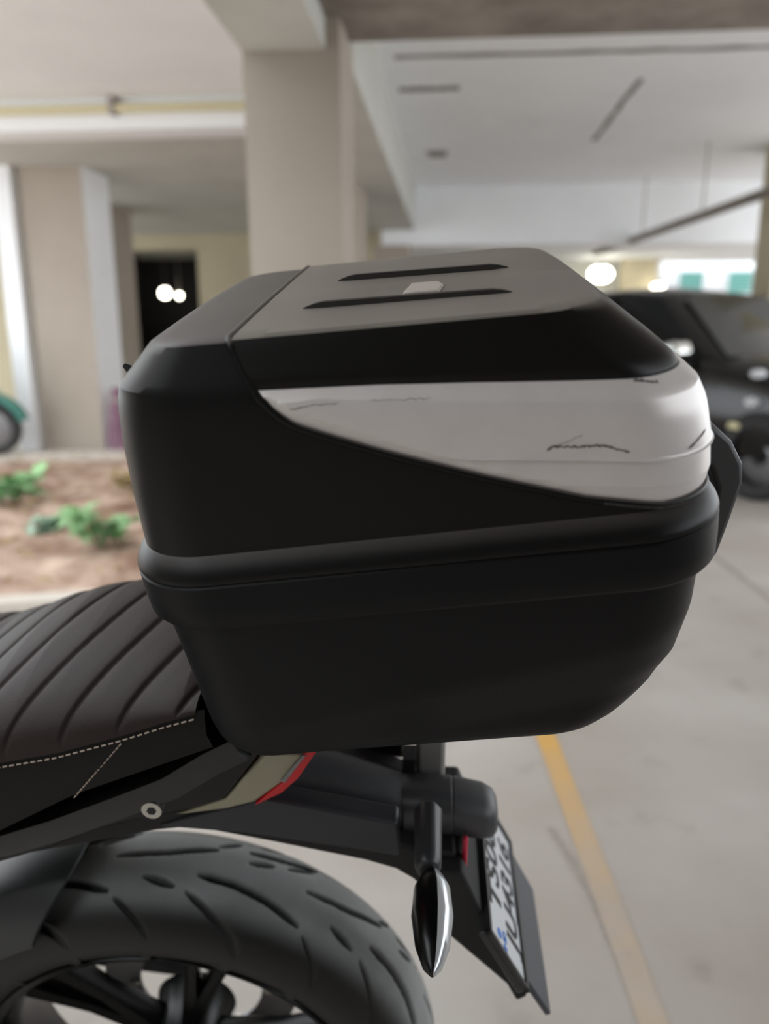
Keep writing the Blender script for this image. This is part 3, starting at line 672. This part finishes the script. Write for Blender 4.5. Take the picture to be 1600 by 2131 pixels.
# tail: core, side rails, khaki panels, lamp strips
MB().prism([(-.75, .66), (-.75, .78), (-.40, .80), (-.20, .84), (-.10, .84), (-.07, .80), (-.12, .71), (-.24, .69), (-.42, .64)], -.085, .085).build('subframe_cover', M['matte'], bike, bevel=.004)
for s_ in (-1, 1):
    def pr(poly, a, b): return MB().prism(poly, s_ * a, s_ * b)
    pr([(-.75, .60), (-.75, .68), (-.395, .712), (-.324, .742), (-.256, .775), (-.2, .803), (-.154, .838), (-.125, .852), (-.100, .850), (-.112, .822), (-.150, .766), (-.192, .748), (-.236, .736), (-.296, .716), (-.347, .689), (-.406, .665), (-.55, .62)], .086, .112).build('side_cover', M['gloss'], bike, bevel=.004)
    top = [(-.75, .67), (-.55, .668), (-.395, .700), (-.324, .729), (-.256, .762), (-.2, .790), (-.154, .824), (-.124, .842)]
    MB().loft([[(u + .008, s_ * .108, w_ - .016), (u + .006, s_ * .121, w_ - .014), (u - .002, s_ * .125, w_ - .002), (u - .008, s_ * .121, w_ + .010), (u - .010, s_ * .108, w_ + .013)] for u, w_ in top]).build('side_rail', M['railpaint'], bike, sharp=40)
    MB().tube([(-.194, s_ * .113, .79), (-.160, s_ * .114, .815), (-.131, s_ * .113, .844)], .0020, 6).build('painted_highlight', M['alum'], bike)  # pale tube painted in for the highlight along the cover edge
    kh = [(-.205, .741), (-.149, .767), (-.125, .80), (-.105, .828), (-.062, .829), (-.083, .795), (-.119, .763), (-.15, .752)]
    pr(kh, .090, .111).build('tail_panel', M['khaki'], bike, bevel=.003, label='khaki grey tail panel')
    pr([(-.066, .829), (-.063, .829), (-.086, .793), (-.090, .795)], .09, .1135).build('silver_edge', M['alum'], bike, smooth=False)
    pr([(-.063, .835), (-.051, .835), (-.073, .797), (-.090, .778), (-.119, .760), (-.104, .777), (-.085, .795)], .08, .112).build('tail_lamp_strip', M['red'], bike, bevel=.001, label='red lamp strip')
    b_ = MB().tube([(-.222, s_ * .108, .761), (-.222, s_ * .1245, .761)], .0105, 14).build('bolt', M['steel'], bike)
    MB().tube([(-.222, s_ * .1215, .761), (-.222, s_ * .1252, .761)], .005, 6).build('bolt_socket', M['ink'], b_)
    pr([(-.20, .716), (-.115, .746), (.026, .716), (.0275, .668), (-.145, .694), (-.236, .700)], .062, .088).build('inner_guard_panel', M['panel'], bike, bevel=.003)
MB().prism([(-.352, .626), (-.318, .640), (-.300, .646), (-.318, .652), (-.352, .640)], -.05, .0).build('fender_bracket', M['khaki'], bike, bevel=.002)
# lamp arm (rounded beam to the rear)
def rarm(u, wc, hh, hv, vc=-.01):
    return [(x, y + vc, z) for x, y, z in rrect(u, wc - hh, wc + hh, hv, 6, .42)]
MB().loft([rarm(-.16, .725, .034, .036), rarm(-.107, .708, .033, .034), rarm(-.05, .697, .032, .032), rarm(.007, .679, .030, .030), rarm(.028, .671, .028, .029)]).build('tail_arm', M['armplastic'], bike, sharp=40)
MB().loft([rarm(.026, .672, .026, .027), rarm(.031, .670, .030, .032), rarm(.085, .6665, .0295, .032), rarm(.0863, .6664, .0283, .0308), rarm(.0875, .6664, .0283, .0308), rarm(.089, .6662, .0293, .032), rarm(.122, .660, .0275, .031), rarm(.134, .657, .023, .027), rarm(.139, .656, .016, .02)]).build('tail_lamp', M['armplastic'], bike, sharp=40, label='rounded black lamp block at the tail end')
# lower hanger band sweeping to the plate holder
MB().prism([(-.26, .70), (-.10, .690), (.03, .655), (.045, .650), (.09, .645), (.09, .56), (.062, .566), (.055, .585), (.042, .602), (.022, .617), (-.012, .629), (-.126, .655), (-.227, .676)], -.062, .062).build('plate_hanger', M['matte'], bike, bevel=.004)
MB().prism([(.06, .64), (.098, .64), (.123, .573), (.165, .486), (.182, .436), (.169, .426), (.155, .457), (.082, .541), (.062, .574)], -.084, .084).build('plate_holder', M['matte'], bike, bevel=.004)
# number plate and its frame: local x to the right of the bike, y up the plate
cu, cw = (.129 + .172) / 2, (.573 + .486) / 2
yx = Vector((-.043, 0, .087)).normalized(); xx = Vector((0, 1, 0)); nx_ = xx.cross(yx)
PM = Matrix(((xx.x, yx.x, nx_.x, cu), (xx.y, yx.y, nx_.y, 0), (xx.z, yx.z, nx_.z, cw), (0, 0, 0, 1)))
pf = MB().box(-.108, .108, -.054, .056, -.012, -.001).build('plate_frame', M['satin'], bike, bevel=.003); pf.matrix_local = PM
def strip(x0, x1, y0, y1): return MB().box(x0, x1, y0, y1, -.002, .004)
for q in ((-.108, .108, -.056, -.049), (-.108, .108, .051, .057), (.101, .109, -.056, .057), (-.108, -.103, -.056, .057)):
    o = strip(*q).build('frame_edge', M['satin'], pf, smooth=False)
pl = MB().box(-.102, .102, -.050, .050, -.001, .0012).build('number_plate', M['plate'], bike, bevel=.001); pl.matrix_local = PM
def text(s, x, y, size, m, par, sx=1.0):
    cv = bpy.data.curves.new('plate_lettering', 'FONT'); cv.body = s; cv.size = size; cv.align_x = 'CENTER'; cv.align_y = 'CENTER'; cv.extrude = .0004; cv.offset = size * .018
    tmp = bpy.data.objects.new('tmp', cv); C.objects.link(tmp); cv.materials.append(m)
    bpy.context.view_layer.update(); me = bpy.data.meshes.new_from_object(tmp.evaluated_get(bpy.context.evaluated_depsgraph_get()))
    bpy.data.objects.remove(tmp)
    o = bpy.data.objects.new('plate_lettering', me); C.objects.link(o); o.parent = par; o.location = (x, y, .0015); o.scale = (sx, 1, 1); return o
text('TS08', .006, .024, .050, M['ink'], pl, 1.25)
text('JU4316', .004, -.024, .050, M['ink'], pl, 1.05)
text('IND', -.086, .006, .014, M['blueink'], pl)
MB().lathe([(0, 0), (0, .006), (.0006, .006), (.0006, 0)], 'Z', 16, (-.086, .022, .0012)).build('plate_hologram', M['blueink'], pl, smooth=False)
# flap below the plate
A = [(.168, -.088, .490), (.172, .088, .490), (.210, .088, .411), (.210, -.088, .411)]
nrm = nx_ * .006
MB().add([Vector(p) + nrm * .3 for p in A] + [Vector(p) - nrm for p in A], [(0, 1, 2, 3), (7, 6, 5, 4), (0, 1, 5, 4), (1, 2, 6, 5), (2, 3, 7, 6), (3, 0, 4, 7)]).build('mud_flap', M['flap'], bike, bevel=.0015)
# side reflector
MB().box(.0975, .1035, -.062, -.055, .611, .668).build('reflector', M['redrefl'], bike, bevel=.002, label='thin red side reflector')
# indicators either side
for s_ in (-1, 1):
    ic = Vector((.062, 0, .700))
    def sect_(v_, hu, hw, a0, a1, n=10):
        return [(ic.x + hu * math.cos(a0 + (a1 - a0) * k / n), s_ * v_, ic.z + hw * math.sin(a0 + (a1 - a0) * k / n)) for k in range(n + 1)]
    ind = MB().loft([[(ic.x - .004 + .0155 * math.cos(q) * sc_, s_ * v_, ic.z + .004 + .019 * math.sin(q) * sc_) for q in [math.pi / 8 + x * math.pi / 4 for x in range(8)]] for v_, sc_ in ((.06, 1.1), (.10, 1.0), (.128, .95), (.137, .75))]).build('indicator_stalk', M['satin'], bike, bevel=.003)
    body = ((.134, .006, .008), (.143, .012, .015), (.155, .018, .018), (.185, .020, .020), (.215, .016, .017), (.235, .009, .010), (.242, .003, .004))
    MB().loft([sect_(v_, hu, hw, R(75), R(285)) for v_, hu, hw in body]).build('indicator_housing', M['gloss'], ind, sharp=40)
    MB().loft([sect_(v_, hu * 1.02, hw, R(-75), R(75)) for v_, hu, hw in body]).build('indicator_lens', M['lens'], ind, sharp=40, label='clear indicator lens')
# luggage rack carrying the box
MB().prism([(-.10, .848), (.12, .876), (.12, .886), (-.10, .858)], -.085, .085).build('rack_plate', M['satin'], bike, bevel=.003)
for s_ in (-1, 1):
    MB().tube([(-.12, s_ * .05, .78), (-.09, s_ * .05, .81), (-.07, s_ * .05, .855)], .010).build('rack_stay', M['satin'], bike)
MB().prism([(.043, .60), (.079, .60), (.079, .876), (.043, .872)], .030, .062).build('rack_post', M['greypost'], bike, bevel=.006, label='grey metal post under the box')
MB().prism([(.028, .685), (.043, .685), (.043, .715), (.028, .715)], .01, .035).build('post_clip', M['ink'], bike, smooth=False)
MB().prism([(-.12, .69), (-.056, .685), (-.029, .674), (.031, .652), (.034, .669), (-.02, .688), (-.12, .71)], .036, .06).build('grab_rail', M['greyplastic'], bike, bevel=.003)

# ------------------------------------------------------------------ luggage box: a rearwards, v to the right side, h up
BP = R(7.3)
AM = BM @ Matrix.Translation((.046, 0, 1.114)) @ Matrix.Rotation(-BP, 4, 'Y')
boxo = thing('luggage_box', 'black hard luggage box with scratched silver side panel on the motorcycle rack', 'luggage box', AM)
# level table: h, half width, front, rear, front radius, rear radius, front bulge, rear bulge, tilt
LV = [(-.228, .164, -.190, .138, .05, .05, .004, .006, 0), (-.222, .170, -.205, .148, .05, .055, .004, .006, 0), (-.21, .175, -.2145, .160, .055, .055, .004, .008, 0), (-.185, .180, -.2175, .179, .06, .055, .004, .008, 0), (-.15, .187, -.2170, .196, .06, .055, .004, .008, 0), (-.10, .196, -.2170, .204, .06, .055, .004, .008, 0), (-.057, .2025, -.2180, .207, .06, .055, .004, .008, 0),
      (0, .2025, -.2185, .208, .06, .055, .004, .008, 0), (.04, .2025, -.217, .2085, .06, .055, .004, .008, -.03), (.075, .2020, -.2125, .203, .058, .054, .004, .008, -.07), (.096, .2012, -.2080, .197, .056, .052, .004, .008, -.085), (.103, .2005, -.2055, .193, .055, .050, .004, .008, -.085), (.110, .199, -.2015, .187, .047, .046, .004, .008, -.080),
      (.1445, .187, -.172, .136, .034, .040, .006, .012, -.040), (.1458, .1848, -.1695, .1335, .033, .039, .006, .012, -.040)]
def level(h):
    if h <= LV[0][0]: return LV[0]
    for p, q in zip(LV, LV[1:]):
        if h <= q[0]:
            t = (h - p[0]) / (q[0] - p[0]); return tuple(a + (b - a) * t for a, b in zip(p, q))
    return LV[-1]
def ringpt(t, Lh, W=None):
    """half loop t 0..1 from front middle over the near side to rear middle; returns (a, v, h)"""
    h, W_, af, ar, rf, rr, bf, br, k = W or level(Lh)
    if t < .15: x, y = af, -(W_ - rf) * t / .15
    elif t < .3:
        q = (t - .15) / .15 * math.pi / 2; x, y = af + rf - rf * math.cos(q), -(W_ - rf) - rf * math.sin(q)
    elif t < .7: x, y = af + rf + (ar - rr - af - rf) * (t - .3) / .4, -W_
    elif t < .85:
        q = (t - .7) / .15 * math.pi / 2; x, y = ar - rr + rr * math.sin(q), -(W_ - rr) - rr * math.cos(q)
    else: x, y = ar, -(W_ - rr) * (1 - t) / .15
    b = 1 - (y / W_) ** 2
    if x < 0: x -= bf * b * (x / af) ** 2
    else: x += br * b * (x / ar) ** 2
    tw = min(1, max(0, (h - .08) / .04)) * .036 * max(0, x + .1) * (y + W_) / (2 * W_)
    return Vector((x, y, h + k * x - tw))
def surf(t, h):
    Lh = h
    for _ in range(6):
        p = ringpt(t, Lh); Lh = Lh + (h - p.z)
    return ringpt(t, Lh)
def t_of_a(a, h):
    lo, hi = .05, 1.0
    for _ in range(30):
        m_ = (lo + hi) / 2
        if surf(m_, h).x < a: lo = m_
        else: hi = m_
    return (lo + hi) / 2
def fullring(n, Lh, W=None):
    half = [ringpt(i / n, Lh, W) for i in range(n + 1)]
    return half + [Vector((p.x, -p.y, p.z)) for p in half[-2:0:-1]]
def snorm(t, h):
    t = min(max(t, .001), .999); d = .0006
    a = surf(min(1, t + d), h) - surf(max(0, t - d), h); b = surf(t, h + d) - surf(t, h - d)
    n_ = a.cross(b).normalized(); p = surf(t, h)
    if n_.dot(Vector((p.x, p.y, 0))) < 0: n_ = -n_
    return n_
TW = .1488
def top_inner(p, t, c0=-.10, c1=.08):
    sx = max(c0, min(c1, p.x)); k = -.040
    s = Vector((sx, 0, .1480 + k * sx - .018 * max(0, sx + .1))); q = p.lerp(s, t); 
    q.z = p.z + (s.z - p.z) * (1 - (1 - t) ** 1.8)
    return q
# lid shell
NH = 96
hs = [0, .02, .04, .055, .07, .085, .093, .098, .102, .106, .110, .116, .124, .131, .138, .1445, .1452, .1458]
rings = [fullring(NH, h) for h in hs]
last = rings[-1]
for t in (.1, .25, .45, .65, .85, 1.0): rings.append([top_inner(p, t) for p in last])
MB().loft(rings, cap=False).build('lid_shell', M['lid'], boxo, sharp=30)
# lid flange, rim band, lower tub
def off(W, dw, h):
    q = list(W); q[0] = h; q[1] += dw; q[2] -= dw; q[3] += dw; q[4] += dw; q[5] += dw; q[8] = 0; return tuple(q)
base = level(0)
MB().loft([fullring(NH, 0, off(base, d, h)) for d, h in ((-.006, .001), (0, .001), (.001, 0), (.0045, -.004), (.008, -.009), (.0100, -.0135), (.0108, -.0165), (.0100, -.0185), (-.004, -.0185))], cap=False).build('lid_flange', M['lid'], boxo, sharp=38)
MB().loft([fullring(NH, 0, off(base, d, h)) for d, h in ((-.004, -.0195), (.0095, -.0195), (.0108, -.021), (.0105, -.04), (.0095, -.054), (.0070, -.0575), (-.006, -.0575))], cap=False).build('rim_band', M['tub'], boxo, sharp=38)
def crease(p):
    hc = -.181 + (p.x + .154) * .205
    if p.z < hc: p = Vector((p.x, p.y * (1 - min(.05, (hc - p.z) * .9)), p.z))
    return p
hb = [-.050, -.0585, -.07, -.085, -.10, -.11, -.118, -.126, -.134, -.142, -.15, -.158, -.166, -.174, -.182, -.19, -.198, -.205, -.212, -.218, -.222, -.225, -.227, -.228]
rings = [[crease(p) for p in fullring(NH, h)] for h in hb]
last = rings[-1]
for t in (.03, .5, 1.0): rings.append([Vector((p.x * (1 - t * .999), p.y * (1 - t * .999), p.z - .002 * min(1, t * 20))) for p in last])
MB().loft(rings, cap=False).build('lower_tub', M['tub'], boxo, sharp=24)

TOPL = [(-.096, .1185), (-.009, .112), (.053, .106), (.115, .0995), (.159, .0955), (.20, .093), (.30, .089)]
LOWL = [(-.096, .116), (-.086, .103), (-.074, .093), (-.05, .082), (-.016, .067), (.048, .041), (.111, .018), (.16, .0065), (.20, .004), (.30, .004)]
L1 = [(-.055, .108), (.052, .0935), (.154, .081), (.187, .079), (.30, .077)]
L3 = [(-.10, .073), (.035, .055), (.113, .045), (.173, .036), (.197, .034), (.30, .030)]
L4 = [(-.10, .055), (.08, .031), (.173, .018), (.20, .016), (.30, .013)]
def band(rows_of, ts, name, m, base_off, sharp=20):
    """rows_of(a) -> list of (h, offset); strip over the lid surface, and its mirror image on the far side"""
    G = []; O = []
    for t in ts:
        a = surf(t, .08).x; col = rows_of(a)
        G.append([surf(t, h) for h, _ in col]); O.append([o for _, o in col])
    N = [[snorm(t, g.z) for g in r] for t, r in zip(ts, G)]
    P = [[g + n_ * (o + base_off) for g, n_, o in zip(*r)] for r in zip(G, N, O)]
    P2 = [[Vector((p.x, -p.y, p.z)) for p in r] for r in P[-2::-1]]
    P = P + P2
    v = [p for r in P for p in r]; n = len(P[0])
    f = [(i * n + j, i * n + j + 1, (i + 1) * n + j + 1, (i + 1) * n + j) for i in range(len(P) - 1) for j in range(n - 1)]
    return obj(name, v, f, m, boxo, sharp=sharp)
def silver_rows(a):
    ht, hl = interp(a, TOPL), interp(a, LOWL); h1, h3, h4 = interp(a, L1), interp(a, L3), interp(a, L4); h2 = h1 - .0125
    rows = [(ht, -.0008), (ht - .0008, .0002)]
    for k in range(1, 5): rows.append((ht - .0008 + (h1 - ht + .0008) * k / 4, -.0002 + .0048 * k / 4))
    rows.append((h1 - .0006, .0047))
    for k in range(1, 4): rows.append((h1 + (h2 - h1) * k / 3, .0047 + .0009 * k / 3))
    for k in range(1, 8): rows.append((h2 + (h3 + .003 - h2) * k / 7, .0056 - .0014 * k / 7))
    rows += [(h3 + .0018, .0046), (h3 + .0006, .0054), (h3, .0050), (h3 - .0007, .0030)]
    for k in range(1, 5): rows.append((h3 - .0007 + (h4 - h3 + .0007) * k / 4, .0030 + .0006 * k / 4))
    rows.append((h4 - .0008, .0033))
    for k in range(1, 4): rows.append((h4 - .0008 + (hl - h4) * k / 3, .0033 - .0026 * k / 3))
    rows.append((hl, -.001))
    out = []
    for h, o in rows:
        hh = max(hl, min(ht, h))
        o = min(o, .0002 + (hh - hl) * .5, -.0005 + (ht - hh) * 2.2)
        out.append((hh, o))
    return out
t0 = t_of_a(-.0955, .116)
ts = [t0 + (1 - t0) * (i / 150) for i in range(151)]
band(silver_rows, ts, 'silver_panel', M['silver'], .0, sharp=14)

# upper black cover: from the silver panel's top edge up over the ridge and across the top, starting at the seam
def seam_a(h): return interp(h, [(.112, -.0955), (.125, -.101), (.136, -.105), (.150, -.108)])
lv = [.1105, .1125, .116, .120, .124, .128, .132, .136, .139, .1415, .1435, .1452, .1466, .1475, .148, .1485]
NC = 90; rings = []
def cover_t(Lh, i):
    # start of the cover at this level
    lo, hi = .05, .69
    target = seam_a(Lh + .004)
    for _ in range(25):
        m_ = (lo + hi) / 2
        if ringpt(m_, Lh).x < target: lo = m_
        else: hi = m_
    return lo + (1 - lo) * i / NC
# lowest row follows TOPL exactly
def low_row():
    return [surf(t0 + (1 - t0) * i / NC, interp(surf(t0 + (1 - t0) * i / NC, .1).x, TOPL) + .0002) for i in range(NC + 1)]
lr = low_row()
grid = [lr]
ridge = [ringpt(cover_t(.1445, i), .1445) for i in range(NC + 1)]
for k in range(1, 10):
    row = []
    for i in range(NC + 1):
        tb = t0 + (1 - t0) * i / NC; tr = cover_t(.1445, i); q = k / 10
        tt = tb + (tr - tb) * q; hh = lr[i].z + (ridge[i].z - lr[i].z) * q
        row.append(surf(tt, hh))
    grid.append(row)
grid.append(ridge)
r2 = [ringpt(cover_t(.1458, i), .1458) for i in range(NC + 1)]; grid.append(r2)
for t in (.1, .25, .45, .65, .85, 1.0): grid.append([top_inner(p, t, -.106, .08) for p in r2])
N = []
for i, row in enumerate(grid):
    q = min(1, i / 10)
    N.append([Vector((0, 0, 1)) if i >= 11 else (snorm((t0 + (1 - t0) * j / NC) * (1 - q) + cover_t(.1445, j) * q, min(p.z, .141 - .040 * p.x)) + Vector((0, 0, .6 if i == 10 else 0))).normalized() for j, p in enumerate(row)])
offs = [.0002, .0020] + [.0024] * 30
G = [[g + n_ * offs[i] for g, n_ in zip(r, nr)] for i, (r, nr) in enumerate(zip(grid, N))]
v = []; f = []
n = NC + 1
rows_all = G + [[Vector((p.x, -p.y, p.z)) for p in r] for r in G[-2::-1]]
v = [p for r in rows_all for p in r]
f = [(i * n + j, i * n + j + 1, (i + 1) * n + j + 1, (i + 1) * n + j) for i in range(len(rows_all) - 1) for j in range(n - 1)]
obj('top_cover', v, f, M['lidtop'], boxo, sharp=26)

# raised lip along the seam: across the top, down the front of the cover and along the bottom of the silver panel
path = []
for i in range(11):
    p = top_inner(r2[0], 1 - i / 10, -.106, .08); path.append(p + Vector((-.001, 0, .0004)))
for k in range(9, 0, -1): path.append(grid[k][0].copy() + Vector((-.0006, -.0010, 0)))
for i in range(0, 151, 2):
    t = ts[i]; a = surf(t, .08).x; p = surf(t, interp(a, LOWL) - .0022); n_ = Vector((p.x * .2, p.y, 0)).normalized() if t < .7 else (p - Vector((.10, 0, p.z))).normalized()
    path.append(p + n_ * .0004)
def lip(path, r0): 
    m_ = [Vector((p.x, -p.y, p.z)) for p in path]
    mb = MB(); mb.tube(path, [r0(i) for i in range(len(path))], 8); mb.tube(m_, [r0(i) for i in range(len(path))], 8); return mb
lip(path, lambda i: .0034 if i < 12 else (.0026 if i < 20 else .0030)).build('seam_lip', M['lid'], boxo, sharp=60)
# scuffed edge on the lip near the rear of the panel
sc_path = []
for i in range(70, 120, 1):
    t = ts[i]; a = surf(t, .08).x; p = surf(t, interp(a, LOWL) - .0030); n_ = Vector((p.x * .15, p.y, 0)).normalized()
    sc_path.append(p + n_ * .0021)
MB().tube(sc_path, .0016, 6).build('scuffed_edge', M['scratch2'], boxo)

# two raised ribs and a badge on the top
def topz(a): return .1480 - .040 * a - .018 * max(0, a + .1) + .0022
def rib(a0, a1, vc, sgn):
    n = 24; rings = []
    for i in range(n + 1):
        a = a0 + (a1 - a0) * i / n; e = min(1, min(i, n - i) / 2.5) ** .7; hgt = .0062 * e; z = topz(a) - .006
        zt = topz(a) - abs(vc) * .012 - .001
        w0 = .0035 * e + .0005
        rings.append([(a, vc - w0, z), (a, vc - w0 * .7, zt + hgt), (a, vc + w0, zt + hgt * 1.0), (a, vc + .016 * e + .001, zt + .0006), (a, vc + .016 * e + .001, z)])
    return MB().loft(rings)
rib(-.075, .092, -.105, 1).build('rib', M['ribplastic'], boxo, sharp=30)
rib(-.062, .100, .030, 1).build('rib', M['ribplastic'], boxo, sharp=30)
em = [(.004, -.078), (.010, -.030), (.032, -.030), (.036, -.048), (.032, -.078)]
mb = MB(); n = len(em); zb = topz(.02)
mb.add([(a, y, topz(a) - .004) for a, y in em] + [(a, y, topz(a) + .0022) for a, y in em], [tuple(range(n))[::-1], tuple(range(n, 2 * n))] + [(i, (i + 1) % n, n + (i + 1) % n, n + i) for i in range(n)])
mb.build('badge', M['emblem'], boxo, bevel=.001, label='small silver shield badge on the lid top')
# rear carrying handle and latch
MB().prism([(.205, .030), (.235, .018), (.251, .004), (.267, -.013), (.277, -.035), (.278, -.053), (.267, -.094), (.258, -.124), (.246, -.126), (.252, -.092), (.256, -.055), (.250, -.036), (.24, -.022), (.215, -.012)], -.055, .055).build('rear_handle', M['handleplastic'], boxo, bevel=.004)
MB().prism([(.205, -.01), (.240, -.03), (.246, -.055), (.236, -.125), (.205, -.125)], -.040, .040).build('latch', M['matte'], boxo, bevel=.004)
# little hook on the front face
MB().tube([(-.232, -.03, .085), (-.243, -.03, .100), (-.247, -.03, .108), (-.252, -.03, .113)], [.005, .005, .0045, .002], 8).build('front_hook', M['matte'], boxo)
MB().tube([(-.236, -.04, .063), (-.250, -.04, .064)], .004, 8).build('front_stud', M['matte'], boxo)
# scratches on the silver panel
def ribbon(mb, pts, w):
    P = []
    for a, h in pts:
        t = t_of_a(a, h); p = surf(t, h); q = surf(min(1, t + .002), h); tg = (q - p).normalized(); n_ = tg.cross(Vector((0, 0, 1))).normalized()
        if n_.dot(p) < 0: n_ = -n_
        rows = sorted(silver_rows(a)); P.append((p + n_ * (interp(h, rows) + .0003), tg))
    v = []
    for i, (p, tg) in enumerate(P):
        d = (P[min(i + 1, len(P) - 1)][0] - P[max(i - 1, 0)][0]).normalized(); n_ = Vector((0, 0, 1)).cross(tg).normalized(); s_ = d.cross(n_).normalized() * (w * random.uniform(.35, 1) if 0 < i < len(P) - 1 else w * .15)
        v += [p + s_, p - s_]
    mb.add(v, [(2 * i, 2 * i + 2, 2 * i + 3, 2 * i + 1) for i in range(len(P) - 1)])
def dens(pts, n, j):
    out = []
    for i in range(n + 1):
        x = pts[0][0] + (pts[-1][0] - pts[0][0]) * i / n; out.append((x, interp(x, pts) + random.uniform(-j, j)))
    return out
mb = MB()
ribbon(mb, dens([(.092, .0555), (.096, .0580), (.112, .0560), (.128, .0550), (.146, .0480)], 46, .0006), .0010)
ribbon(mb, dens([(.098, .058), (.106, .0605), (.116, .064)], 10, .0003), .0003)
ribbon(mb, dens([(.184, .0415), (.191, .0445), (.199, .0480)], 14, .0001), .0012)
ribbon(mb, dens([(.150, .0945), (.156, .0925), (.166, .0900)], 12, .0004), .0018)
ribbon(mb, dens([(-.074, .1035), (-.06, .105), (-.04, .1045)], 20, .0006), .0003)
ribbon(mb, dens([(-.02, .1035), (0, .1015), (.02, .100)], 20, .0007), .0003)
mb.build('scratch_mark', M['scratch'], boxo, smooth=False, kind='stuff')
